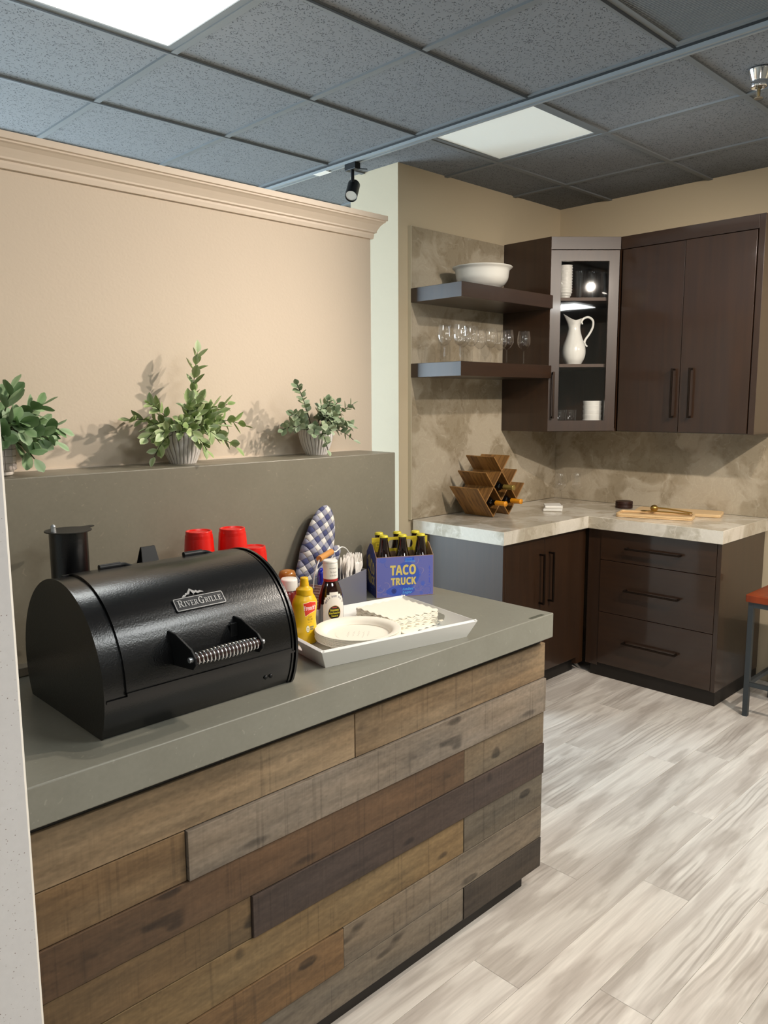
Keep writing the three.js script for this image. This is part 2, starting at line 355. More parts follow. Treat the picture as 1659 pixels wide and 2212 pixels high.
// partition with crown
const ZW = -2.125, XW = 2.006, ZB = -2.5;
structure('wall_partition', box(-0.6, 0, ZB, XW, 2.20, ZW), M.beige, null, 'beige partition wall behind the potted plants');
{
  // crown profile: [projection, height], swept round the open end of the partition
  const P = 0.0455, y0 = 2.128, pr = [[0, 0], [0.008, 0], [0.010, 0.012], [0.010, 0.018], [0.017, 0.021], [0.017, 0.026], [0.021, 0.034], [0.027, 0.045], [0.035, 0.053], [0.040, 0.056], [0.040, 0.060], [P, 0.062], [P, 0.0785], [0, 0.0785]];
  const path = (p) => [[-0.6, ZW + p], [XW + p, ZW + p], [XW + p, ZB - p], [-0.6, ZB - p]];
  const pos = [];
  for (let k = 0; k < pr.length - 1; k++) {
    const a = path(pr[k][0]), b = path(pr[k + 1][0]), ya = y0 + pr[k][1], yb = y0 + pr[k + 1][1];
    for (let s = 0; s < 3; s++) {
      const A = [a[s][0], ya, a[s][1]], B = [a[s + 1][0], ya, a[s + 1][1]], C = [b[s + 1][0], yb, b[s + 1][1]], D = [b[s][0], yb, b[s][1]];
      pos.push(...A, ...B, ...C, ...A, ...C, ...D);
    }
  }
  const g = new THREE.BufferGeometry(); g.setAttribute('position', new THREE.Float32BufferAttribute(pos, 3)); g.setAttribute('uv', new THREE.Float32BufferAttribute(new Float32Array(pos.length / 3 * 2), 2));
  g.computeVertexNormals();
  structure('trim_1', g, M.crown, null, 'pale crown moulding along the top of the partition');
}
// grey stone clad knee wall with ledge
const ZF = -1.935, YL = 1.3755, XL = 1.939;
solo('stone_ledge', 'tall grey stone splashback with ledge carrying the three potted plants', 'splashback', box(0.3, 0, ZW, XL, YL, ZF, { r: 0.003, seg: 2 }), M.quartzSplash);
structure('trim_2', box(0.3, YL, ZW, XL, YL + 0.004, ZW + 0.005), M.crown, null, 'thin pale caulk line between ledge and partition');
// kitchen wall block, its end face and the wall of the far corner
structure('wall_kitchen', box(2.972, 0, -3.3, 4.44, CEIL + 0.05, -2.94), M.kitchenWall, null, 'beige wall carrying the floating shelves');
structure('baseboard_right', box(4.425, 0, -1.5, 4.44, 0.12, 5.05, { r: 0.003 }), M.baseboard);
// speckled slab at the left edge
{
  const t = thing('stone_screen', 'white stone slab with brown specks standing upright in the left foreground', 'stone slab', [0, 0, 0]);
  part(t, 'slab', box(-0.55, 0, -1.25, 0.401, 2.1, -1.22), M.whiteSlab);
  const e = part(t, 'edge', extrude([[0.401, 0], [0.4055, 0.0045], [0.4055, 0.03], [0.401, 0.03]], 2.1), M.slabEdge); e.rotation.x = -Math.PI / 2; e.position.set(0, 0, -1.22);
}
// track and its heads
{
  const t = thing('track_rail', 'long grey lighting track running across the ceiling', 'light track', [2.752, 0, 0]);
  part(t, 'rail', merge([box(-0.018, 2.722, -4.7, -0.006, 2.742, 1.2), box(0.006, 2.722, -4.7, 0.018, 2.742, 1.2), box(-0.018, 2.737, -4.7, 0.018, 2.743, 1.2)]), M.rail);
  part(t, 'groove', box(-0.006, 2.730, -4.7, 0.006, 2.736, 1.2), M.railDark);
  part(t, 'side_shadow_gap', box(-0.024, 2.736, -4.7, -0.018, 2.743, 1.2), M.railDark);
  part(t, 'joiner', box(-0.02, 2.7205, -3.32, 0.02, 2.7225, -3.22), M.white);
}
function trackHead(z, target, label, lit) {
  const t = thing('track_spotlight', label, 'spotlight', [2.752, 2.722, z], 0, 'black track spotlights');
  part(t, 'adapter', box(-0.018, -0.032, -0.04, 0.018, 0.0, 0.04, { r: 0.003 }), M.blackMetal);
  part(t, 'stem', cyl(0.009, 0.009, 0.065, 14), M.blackMetal, [0, -0.062, 0]);
  part(t, 'lever', rod([0.0, -0.03, 0.03], [0.02, -0.04, 0.085], 0.0025, 8), M.blackMetal);
  const head = new THREE.Vector3(0, -0.125, 0), world = head.clone().add(t.position), d = new THREE.Vector3(...target).sub(world).normalize();
  const q = new THREE.Quaternion().setFromUnitVectors(new THREE.Vector3(0, -1, 0), d);
  const g = lathe([[0, 0.05], [0.026, 0.05], [0.031, 0.045], [0.031, -0.058], [0.0285, -0.058], [0.0285, -0.046], [0, -0.046]], 28);
  const can = part(t, 'can', g, M.blackMetal); can.position.copy(head); can.quaternion.copy(q);
  const lens = part(can, 'lens', cyl(0.0275, 0.0275, 0.003, 28), lit ? mat({ color: 0xffffff, emissive: WARM, emissiveIntensity: 12 }) : M.reflector, [0, -0.049, 0]);
  return { t, at: world.clone().addScaledVector(d, 0.075), d };
}
M.reflector = mat({ color: 0xd6d6d2, metalness: 0.7, roughness: 0.3 });
trackHead(-3.04, [1.6, 1.2, -2.2], 'black cylindrical track spotlight hanging above the end of the partition', false);
const spotLabels = ['lit track spotlight aimed at the potted plants', 'lit track spotlight aimed at the island', 'lit track spotlight aimed at the kitchen corner', 'lit track spotlight aimed down at the plank floor', 'lit track spotlight aimed at the floating shelves'];
SPOTS.forEach(([z, target, power, cone], k) => {
  const h = trackHead(z, target, spotLabels[k], true);
  const l = new THREE.SpotLight(WARM, power, 0, cone, 0.9, 2);
  l.position.copy(h.at); l.target.position.set(...target); scene.add(l, l.target);
  l.castShadow = true; l.shadow.radius = 1.2;
});
// sprinkler
{
  const t = thing('fire_sprinkler', 'chrome fire sprinkler head hanging from the ceiling', 'sprinkler', [3.135, CEIL, -1.235]);
  part(t, 'escutcheon', lathe([[0.041, 0.001], [0.04, -0.004], [0.029, -0.036], [0.0275, -0.038], [0.0275, -0.044], [0.029, -0.046], [0.0285, -0.058], [0.024, -0.06], [0.02, -0.05], [0, -0.05]], 36), M.chrome);
  const b = part(t, 'frame', merge([rod([-0.012, -0.05, 0], [-0.009, -0.092, 0], 0.003, 8), rod([0.012, -0.05, 0], [0.009, -0.092, 0], 0.003, 8), rod([-0.01, -0.092, 0], [0.01, -0.092, 0], 0.0035, 8), cyl(0.01, 0.012, 0.012, 14).translate(0, -0.056, 0)]), mat({ color: 0x7d7460, metalness: 0.8, roughness: 0.4 }));
  part(t, 'bulb', cyl(0.003, 0.003, 0.03, 10), mat({ color: 0xb7a67a, roughness: 0.2, transmission: 0.5 }), [0, -0.075, 0]);
  part(t, 'deflector', cyl(0.016, 0.014, 0.002, 20), mat({ color: 0x8a8272, metalness: 0.8, roughness: 0.4 }), [0, -0.097, 0]);
}
// ---------------------------------------------------------------- island
const TOP = 0.914, XI = 1.98, ZI = -1.30;
solo('island_countertop', 'thick grey stone countertop of the plank-fronted island', 'countertop', box(0.30, 0.838, ZF + 0.001, XI, TOP, ZI, { r: 0.0035, seg: 2 }), M.quartz);
{
  const t = thing('island', 'kitchen island clad in reclaimed wood boards of mixed browns and greys', 'island', [0, 0, 0]);
  const zf = -1.335, x0 = 0.30, x1 = 1.99;
  part(t, 'body', box(x0, 0.07, ZF + 0.004, x1 - 0.016, 0.838, zf - 0.019, { grain: 'z' }), board('#5a4a3a'));
  part(t, 'toe_kick', box(x0, 0, ZF + 0.01, 1.945, 0.07, -1.373), M.kick);
  const ys = [0.812, 0.7, 0.591, 0.487, 0.386, 0.277, 0.169, 0.068];
  const joints = [1.197, 0.737, 1.604, 0.888, 1.607, 1.151, 1.608];
  const cols = [['#ab9374', '#9a8264'], ['#8f7351', '#978a7b'], ['#71573f', '#85755f'], ['#7c6547', '#54453d'], ['#947a54', '#766b5b'], ['#8d6d49', '#8a7c6a'], ['#857a6b', '#4c433a']];
  const proud = [[0, 0.001], [0, 0.008], [0.003, 0.002], [0, 0.006], [0, 0.001], [0.003, 0.001], [0, 0.002]];
  for (let k = 0; k < 7; k++) {
    const spans = [[x0, joints[k]], [joints[k], x1]];
    spans.forEach(([a, b], s) => {
      const g = box(a + 0.0008, ys[k + 1] + 0.0012, zf - 0.019, b - 0.0008, ys[k] - 0.0008, zf + proud[k][s], { r: 0.0016, ou: k * 0.37 + s * 0.51, ov: k * 0.213 + s * 0.11 });
      part(t, 'board', g, board(cols[k][s]));
    });
  }
  part(t, 'top_rail', box(x0, 0.812, zf - 0.019, x1 - 0.016, 0.838, zf - 0.006), M.kick);
}
solo('stone_offcut', 'narrow pale stone strip on the counter behind the left end of the grill', 'strip', box(0.42, TOP + 0.0005, -1.9, 0.66, TOP + 0.022, -1.865, { r: 0.002 }), mat({ color: 0xa59b8b, roughness: 0.4 }));
solo('sticker', 'small dark sticker on the right front corner of the grey island countertop', 'sticker', box(1.875, TOP + 0.0002, -1.318, 1.94, TOP + 0.0008, -1.306), mat({ color: 0x4a4a3e, roughness: 0.6 }));

// ---------------------------------------------------------------- kitchen corner
const ZK = -2.94, ZS = -2.92, XB = 4.44, XS = 4.42;
// marble splashbacks
solo('marble_splashback', 'taupe marble splashback panel behind the floating shelves', 'splashback', box(3.05, TOP + 0.001, ZK + 0.0005, XS, 2.45, ZS, { r: 0.001 }), M.marbleWall);
solo('marble_splashback', 'taupe marble splashback under the double-door wall cabinet', 'splashback', box(XS, TOP + 0.001, ZS, XB - 0.0005, 1.3735, -1.0, { ou: 0.3, ov: 0.2 }), M.marbleWall);
solo('edge_strip', 'slim pale metal strip along the left edge of the marble splashback', 'trim strip', box(3.043, TOP, ZK + 0.0005, 3.0495, 2.452, ZS + 0.002), mat({ color: 0xc9c0aa, metalness: 0.4, roughness: 0.3 }));
// L-shaped worktop
{
  const s = [[3.06, ZS + 0.0005], [3.06, -2.305], [3.832, -2.305], [3.832, -1.558], [XS - 0.0005, -1.558], [XS - 0.0005, ZS + 0.0005]].map(([x, z]) => [x, -z]);
  const g = extrude(s, 0.068, 0.002); g.rotateX(-Math.PI / 2);
  solo('marble_worktop', 'L-shaped pale marble worktop of the kitchen corner', 'worktop', uvM(g.translate(0, 0.846, 0)), M.marble);
}
function pull(parent, a, b, out, m = M.bronze) {        // bar handle from a to b standing off along out
  const A = new THREE.Vector3(...a), B = new THREE.Vector3(...b), O = new THREE.Vector3(...out);
  const A2 = A.clone().add(O), B2 = B.clone().add(O), d = B.clone().sub(A).normalize();
  const bar = (p, q, w, h) => { const v = q.clone().sub(p), g = new RoundedBoxGeometry(w, v.length(), h, 1, 0.0015); g.applyQuaternion(new THREE.Quaternion().setFromUnitVectors(new THREE.Vector3(0, 1, 0), v.clone().normalize())); const c = p.clone().add(q).multiplyScalar(0.5); g.translate(c.x, c.y, c.z); return g; };
  return part(parent, 'handle', merge([bar(A2.clone().addScaledVector(d, -0.006), B2.clone().addScaledVector(d, 0.006), 0.011, 0.009), bar(A, A2, 0.01, 0.01), bar(B, B2, 0.01, 0.01)]), m);
}
// base cabinet on the shelf wall
{
  const t = thing('base_cabinet', 'dark stained two-door base cabinet under the wine rack', 'cabinet', [3.095, 0, -2.335]);
  part(t, 'carcass', box(0.02, 0.1, -0.58, 0.72, 0.845, -0.022, { grain: 'y' }), M.reveal);
  part(t, 'end_panel', box(0, 0.005, -0.58, 0.019, 0.845, 0.0, { grain: 'y' }), M.dark);
  part(t, 'toe_kick', box(0.02, 0, -0.58, 0.755, 0.1, -0.06), M.kick);
  const d1 = part(t, 'door', box(0.022, 0.1, -0.02, 0.359, 0.842, 0.0, { grain: 'y', r: 0.0012, ov: 0.2 }), M.dark);
  const d2 = part(t, 'door', box(0.362, 0.1, -0.02, 0.699, 0.842, 0.0, { grain: 'y', r: 0.0012, ov: 0.5 }), M.dark);
  pull(d1, [0.318, 0.49, 0], [0.318, 0.75, 0], [0, 0, 0.03]); pull(d2, [0.404, 0.49, 0], [0.404, 0.75, 0], [0, 0, 0.03]);
  part(t, 'filler', box(0.702, 0.06, -0.03, 0.77, 0.845, -0.004, { grain: 'y' }), M.dark);
}
{
  const t = thing('drawer_cabinet', 'dark stained three-drawer base cabinet beside the stool', 'cabinet', [3.862, 0, -2.29]);
  part(t, 'carcass', box(0.022, 0.09, 0.06, 0.555, 0.845, 0.695), M.reveal);
  part(t, 'filler', box(0.006, 0.06, -0.03, 0.03, 0.845, 0.047, { grain: 'y' }), M.dark);
  part(t, 'end_panel', box(0, 0.075, 0.697, 0.556, 0.845, 0.718, { grain: 'y' }), M.dark);
  part(t, 'toe_kick', box(0.012, 0, 0, 0.556, 0.088, 0.716), M.kick);
  const ys = [[0.675, 0.842], [0.378, 0.672], [0.078, 0.375]], hy = [0.757, 0.524, 0.228];
  ys.forEach(([a, b], k) => {
    const d = part(t, 'drawer', box(0, a, 0.05, 0.02, b, 0.694, { grain: 'z', r: 0.0012, ov: k * 0.3 }), M.dark);
    pull(d, [0, hy[k], 0.215], [0, hy[k], 0.51], [-0.03, 0, 0]);
  });
}
// floating shelves
const shelfUp = solo('floating_shelf', 'dark thick floating shelf carrying the white bowl', 'shelf', box(0, 0, 0, 0.79, 0.072, 0.346, { r: 0.0015 }), M.dark, [3.043, 2.063, ZS + 0.001]);
solo('floating_shelf', 'dark thick floating shelf carrying the row of wine glasses', 'shelf', box(0, 0, 0, 0.79, 0.072, 0.346, { r: 0.0015, ov: 0.4 }), M.dark, [3.043, 1.677, ZS + 0.001]);
// corner wall cabinet with a glazed diagonal door
const Y0 = 1.374, Y1 = 2.455;
{
  const t = thing('corner_cabinet', 'dark diagonal corner wall cabinet with a glass door', 'cabinet', [3.834, Y0, ZS]);
  const H = Y1 - Y0, pent = [[0.018, 0.002], [0.018, 0.318], [0.302, 0.582], [0.584, 0.582], [0.584, 0.002]].map(([x, z]) => [x, -z]);
  const slab = (th, y) => { const g = extrude(pent, th); g.rotateX(-Math.PI / 2); g.translate(0, y, 0); return uvM(g); };
  part(t, 'side_panel', box(0, 0, 0.001, 0.018, H, 0.326, { grain: 'y' }), M.dark);
  part(t, 'side_panel', box(0.302, 0, 0.583, 0.584, H, 0.589, { grain: 'y' }), M.dark);
  part(t, 'back_panel', box(0.018, 0.018, 0.002, 0.584, H - 0.018, 0.01, { grain: 'y' }), M.darkIn);
  part(t, 'back_panel', box(0.576, 0.018, 0.01, 0.584, H - 0.018, 0.582, { grain: 'y' }), M.darkIn);
  part(t, 'bottom', slab(0.018, 0), M.darkIn); part(t, 'top', slab(0.018, H - 0.018), M.dark);
  const pent2 = [[0.02, 0.012], [0.02, 0.3], [0.3, 0.56], [0.574, 0.56], [0.574, 0.012]].map(([x, z]) => [x, -z]);
  for (const y of [0.385, 0.755]) { const g = extrude(pent2, 0.018); g.rotateX(-Math.PI / 2); g.translate(0, y - 0.018, 0); part(t, 'shelf', uvM(g), M.darkIn); }
  // diagonal front, in its own frame: s along the face, z outwards
  const fr = new THREE.Group(); fr.name = 'front'; fr.position.set(0, 0, 0.32); fr.rotation.y = -Math.atan2(0.27, 0.296); t.add(fr);
  part(fr, 'top_rail', box(0.004, H - 0.068, -0.018, 0.398, H, 0.002, { r: 0.001 }), M.dark);
  const L = 0.394, y0 = 0.003, y1 = H - 0.072, a0 = 0.066, a1 = 0.335, b0 = 0.064, b1 = 0.949;
  const g = extrude([[0.006, y0], [L, y0], [L, y1], [0.006, y1]], 0.018, 0.001, [[[a0, b0], [a0, b1], [a1, b1], [a1, b0]]]);
  g.translate(0, 0, -0.016);
  part(fr, 'door_frame', uvM(g, 'y'), M.dark);
  part(fr, 'glass_pane', box(a0 - 0.004, b0 - 0.004, -0.009, a1 + 0.004, b1 + 0.004, -0.006), M.pane);
  pull(fr, [0.03, 0.083, 0.002], [0.03, 0.333, 0.002], [0, 0, 0.028]);
}
// double-door wall cabinet
{
  const t = thing('wall_cabinet', 'dark double-door wall cabinet with bar handles', 'cabinet', [4.13, Y0, -2.33]);
  const H = Y1 - Y0, W = 0.775;
  part(t, 'carcass', box(0.021, 0.01, 0.002, 0.288, H - 0.01, W - 0.02, { grain: 'y' }), M.reveal);
  part(t, 'bottom', box(0.021, 0, 0.002, 0.288, 0.01, W - 0.02, { grain: 'z' }), M.dark);
  part(t, 'top_rail', box(0, H - 0.068, 0.001, 0.021, H, W - 0.0305, { grain: 'z', r: 0.001 }), M.dark);
  part(t, 'top', box(0.021, H - 0.01, 0.002, 0.288, H, W - 0.02), M.dark);
  part(t, 'side_panel', box(0, 0, W - 0.03, 0.288, H, W, { grain: 'y', r: 0.001 }), M.dark);
  const d1 = part(t, 'door', box(0, 0.004, 0.012, 0.02, H - 0.072, 0.373, { grain: 'y', r: 0.0012 }), M.dark);
  const g2 = box(0, 0.004, -0.361, 0.02, H - 0.072, 0, { grain: 'y', r: 0.0012, ov: 0.45 });
  const d2 = part(t, 'door', g2, M.dark, [0, 0, 0.738], [0, 0.012, 0]);
  pull(d1, [0, 0.087, 0.342], [0, 0.34, 0.342], [-0.03, 0, 0]); pull(d2, [0, 0.087, -0.297], [0, 0.34, -0.297], [-0.03, 0, 0]);
}
// stool
{
  const t = thing('stool', 'counter stool with a brown wooden seat and dark metal frame beside the drawers', 'stool', [3.85, 0, -1.435]);
  part(t, 'seat', box(-0.005, 0.578, -0.005, 0.375, 0.616, 0.375, { r: 0.006, seg: 2 }), M.seatWood);
  for (const x of [0.006, 0.34]) for (const z of [0.006, 0.34]) part(t, 'leg', box(x, 0, z, x + 0.025, 0.578, z + 0.025, { r: 0.002 }), M.stoolMetal);
  for (const z of [0.006, 0.34]) { part(t, 'rail', box(0.031, 0.553, z, 0.34, 0.578, z + 0.025), M.stoolMetal); part(t, 'stretcher', box(0.031, 0.155, z + 0.003, 0.34, 0.175, z + 0.022), M.stoolMetal); }
  for (const x of [0.006, 0.34]) { part(t, 'rail', box(x, 0.553, 0.031, x + 0.025, 0.578, 0.34), M.stoolMetal); part(t, 'stretcher', box(x + 0.003, 0.155, 0.031, x + 0.022, 0.175, 0.34), M.stoolMetal); }
}
// ---------------------------------------------------------------- kitchen corner: crockery and glass
// serving bowl
solo('serving_bowl', 'large white ceramic serving bowl on the upper floating shelf', 'bowl', (() => { const g = lathe(smoothPts([[0, 0.004], [0.07, 0.002], [0.088, 0], [0.094, 0.01], [0.118, 0.026], [0.136, 0.052], [0.141, 0.08], [0.145, 0.1], [0.158, 0.112], [0.16, 0.117], [0.15, 0.114], [0.138, 0.1], [0.133, 0.08], [0.128, 0.052], [0.1, 0.028], [0.05, 0.02], [0, 0.018]], 70), 56); g.scale(1, 1, 1); return g; })(), M.ceramic, [3.385, 2.1355, -2.72]);
const GLASS_SPOTS = [[3.108, -2.74], [3.138, -2.66], [3.276, -2.76], [3.254, -2.68], [3.445, -2.78], [3.427, -2.69], [3.628, -2.78], [3.57, -2.69], [3.715, -2.68]];
// wine glass prototype
const wineGeo = lathe(smoothPts([[0, 0.0], [0.034, 0.0], [0.035, 0.003], [0.012, 0.006], [0.0042, 0.014], [0.0036, 0.04], [0.0036, 0.07], [0.006, 0.084], [0.022, 0.096], [0.035, 0.116], [0.0385, 0.138], [0.036, 0.165], [0.0315, 0.1915]], 70).concat([[0.0311, 0.1922]], smoothPts([[0.0306, 0.1915], [0.035, 0.165], [0.0374, 0.138], [0.0339, 0.1165], [0.021, 0.0975], [0.0075, 0.0885], [0, 0.087]], 40)), 32);
{
  const ord = ['leftmost', 'second', 'third', 'fourth', 'fifth', 'sixth', 'seventh', 'eighth', 'rightmost'];


  let first = null;
  GLASS_SPOTS.forEach(([x, z], k) => {
    const lab = `${ord[k]} clear wine glass of the row on the lower floating shelf`;
    const o = first ? copy(first, [x, 1.749, z], 0, lab) : solo('wine_glass', lab, 'wine glass', wineGeo, M.glass, [x, 1.749, z], 0, 'wine glasses on the lower shelf');
    if (!first) first = o;
    o.scale.setScalar(0.985);
  });
  const a = copy(first, [4.183, TOP + 0.0005, -2.72], 0, 'clear stemmed glass on the worktop in the corner, left of two', 'two wine glasses on the worktop');
  const b = copy(first, [4.262, TOP + 0.0005, -2.655], 0, 'clear stemmed glass on the worktop in the corner, right of two', 'two wine glasses on the worktop');
}
// inside the corner cabinet (s along the diagonal face, q inwards from it)
function inCorner(s, q, y) { const c = Math.cos(0.7395), n = Math.sin(0.7395); return [3.834 + s * c + q * n, y, -2.60 + s * n - q * c]; }
const S1 = Y0 + 0.018, S2 = Y0 + 0.385, S3 = Y0 + 0.755;
{
  const r = [];
  for (let k = 0; k <= 40; k++) { const y = k / 40 * 0.185; r.push([0.040 + 0.0022 * Math.sin(k * 1.9) - 0.012 * sstep(0.04, 0, y), y]); }
  solo('vase', 'white textured vase on the top shelf behind the glass door', 'vase', lathe([[0, 0.001], ...r, [0.036, 0.185], [0.034, 0.02], [0, 0.018]], 40), M.ceramic, inCorner(0.115, 0.1, S3 + 0.0005));
  const tum = lathe([[0, 0.001], [0.024, 0.001], [0.026, 0.006], [0.033, 0.155], [0.0318, 0.155], [0.0248, 0.012], [0, 0.01]], 28);
  const t1 = solo('tumbler', 'tall clear tumbler in the middle of the top shelf behind the glass door', 'tumbler', tum, M.glass, inCorner(0.205, 0.12, S3 + 0.0005), 0, 'clear tumblers in the corner cabinet');
  copy(t1, inCorner(0.28, 0.13, S3 + 0.0005), 0, 'tall clear tumbler at the right of the top shelf behind the glass door');
  copy(t1, inCorner(0.36, 0.16, S3 + 0.0005), 0, 'tall clear tumbler in the far right of the top shelf');
  const short = lathe([[0, 0.001], [0.03, 0.001], [0.032, 0.006], [0.037, 0.105], [0.0355, 0.105], [0.031, 0.012], [0, 0.01]], 28);
  const t2 = solo('tumbler', 'short clear tumbler at the left of the bottom shelf behind the glass door', 'tumbler', short, M.glass, inCorner(0.1, 0.07, S1 + 0.0005), 0, 'clear tumblers in the corner cabinet');
  copy(t2, inCorner(0.17, 0.11, S1 + 0.0005), 0, 'short clear tumbler beside the white bowl stack in the cabinet');
  // stacked bowls
  const bowl = lathe(smoothPts([[0, 0.002], [0.03, 0], [0.034, 0.004], [0.042, 0.02], [0.0455, 0.045], [0.0455, 0.05], [0.043, 0.047], [0.036, 0.018], [0, 0.012]], 40), 36); bowl.scale(1.2, 1, 1.2);
  let b0 = null;
  for (let k = 0; k < 5; k++) { const p = inCorner(0.295, 0.1, S1 + 0.0005 + k * 0.0265), lab = k === 4 ? 'topmost small white bowl of the stack behind the glass door' : 'small white bowl in the stack behind the glass door'; b0 = b0 ? copy(b0, p, 0, lab) : solo('bowl', lab, 'bowl', bowl, M.ceramic, p, 0, 'stacked white bowls in the corner cabinet'); }
  // pitcher
  const base = inCorner(0.175, 0.1, S2 + 0.0005);
  const t = thing('pitcher', 'white ceramic pitcher with a curled handle behind the glass door', 'pitcher', base, -0.7395);
  const prof = smoothPts([[0, 0.002], [0.04, 0], [0.046, 0.005], [0.062, 0.035], [0.068, 0.07], [0.062, 0.11], [0.047, 0.15], [0.036, 0.19], [0.034, 0.22], [0.04, 0.248], [0.043, 0.26]], 44);
  const g = new THREE.LatheGeometry(prof.map(([a, b]) => new THREE.Vector2(a, b)), 48);
  const p = g.attributes.position;
  for (let i = 0; i < p.count; i++) {
    const y = p.getY(i), a = Math.atan2(p.getZ(i), -p.getX(i)), k = sstep(0.2, 0.26, y), lip = Math.exp(-a * a / 0.35);
    p.setX(i, p.getX(i) * (1 + 0.55 * k * lip)); p.setY(i, y + 0.028 * k * lip - 0.012 * k * Math.exp(-Math.pow(Math.abs(a) - 1.5, 2) / 0.4)); p.setZ(i, p.getZ(i) * (1 - 0.25 * k * lip));
  }
  g.computeVertexNormals(); part(t, 'body', g, M.ceramic);
  part(t, 'handle', tube([[0.038, 0.235, 0], [0.05, 0.258, 0], [0.08, 0.268, 0], [0.106, 0.25, 0], [0.108, 0.215, 0], [0.09, 0.175, 0], [0.066, 0.14, 0], [0.06, 0.12, 0]], 0.0065, 40, 10), M.ceramic);
  part(t, 'handle_curl', tube([[0.05, 0.258, 0], [0.043, 0.245, 0], [0.046, 0.228, 0]], 0.005, 12, 8), M.ceramic);
  part(t, 'handle_tail', tube([[0.062, 0.128, 0], [0.068, 0.112, 0], [0.078, 0.102, 0]], 0.005, 12, 8), M.ceramic);
}
// ---------------------------------------------------------------- wine rack and bottles
{
  const t = thing('wine_rack', 'slatted wooden lattice wine rack on the marble worktop', 'wine rack', [3.422, TOP, -2.651]);
  const D = 0.2, panels = [[[-0.14, 0.166], [0, 0]], [[-0.07, 0.248], [0.14, 0]], [[0, 0.33], [0.21, 0.083]], [[0, 0], [0.21, 0.248]], [[-0.07, 0.083], [0.14, 0.33]], [[0.14, 0], [0.28, 0.166]]];
  panels.forEach(([a, b], k) => {
    const dx = b[0] - a[0], dy = b[1] - a[1], L = Math.hypot(dx, dy), ang = Math.atan2(dy, dx);
    const g = box(-L / 2, -0.0035, -D, L / 2, 0.0035, 0, { r: 0.0012, grain: 'x', scale: 3, ou: k * 0.3 });
    g.rotateZ(ang); g.translate((a[0] + b[0]) / 2, (a[1] + b[1]) / 2 + 0.0045, 0);
    part(t, 'panel', g, M.acacia);
  });
}
{
  const wb = lathe([[0, 0.004], [0.03, 0], [0.0345, 0.004], [0.0345, 0.17], [0.031, 0.19], [0.018, 0.212], [0.0135, 0.222], [0.0128, 0.255]], 28);
  const foil = lathe([[0.0133, 0.235], [0.0138, 0.236], [0.0138, 0.292], [0.0145, 0.296], [0.0145, 0.303], [0.0, 0.304]], 24);
  const glassB = mat({ color: 0x07090a, roughness: 0.06, clearcoat: 1, clearcoatRoughness: 0.03 });
  const yellow = mat({ color: 0xd98d17, roughness: 0.4 }), old = mat({ color: 0x8f7a3c, roughness: 0.35, metalness: 0.4 });
  const put = (x, y, f, label) => { const t = thing('wine_bottle', label, 'wine bottle', [x, y, -2.87], 0, 'bottles in the wine rack'); t.rotation.x = Math.PI / 2; part(t, 'glass_body', wb, glassB); part(t, 'foil_capsule', foil, f); return t; };
  put(3.422, TOP + 0.083, yellow, 'dark wine bottle with yellow foil in the lower left cell of the rack');
  put(3.562, TOP + 0.083, yellow, 'dark wine bottle with yellow foil in the lower right cell of the rack');
  put(3.492, TOP + 0.166, old, 'dark wine bottle with dull gold foil in the upper cell of the rack');
}
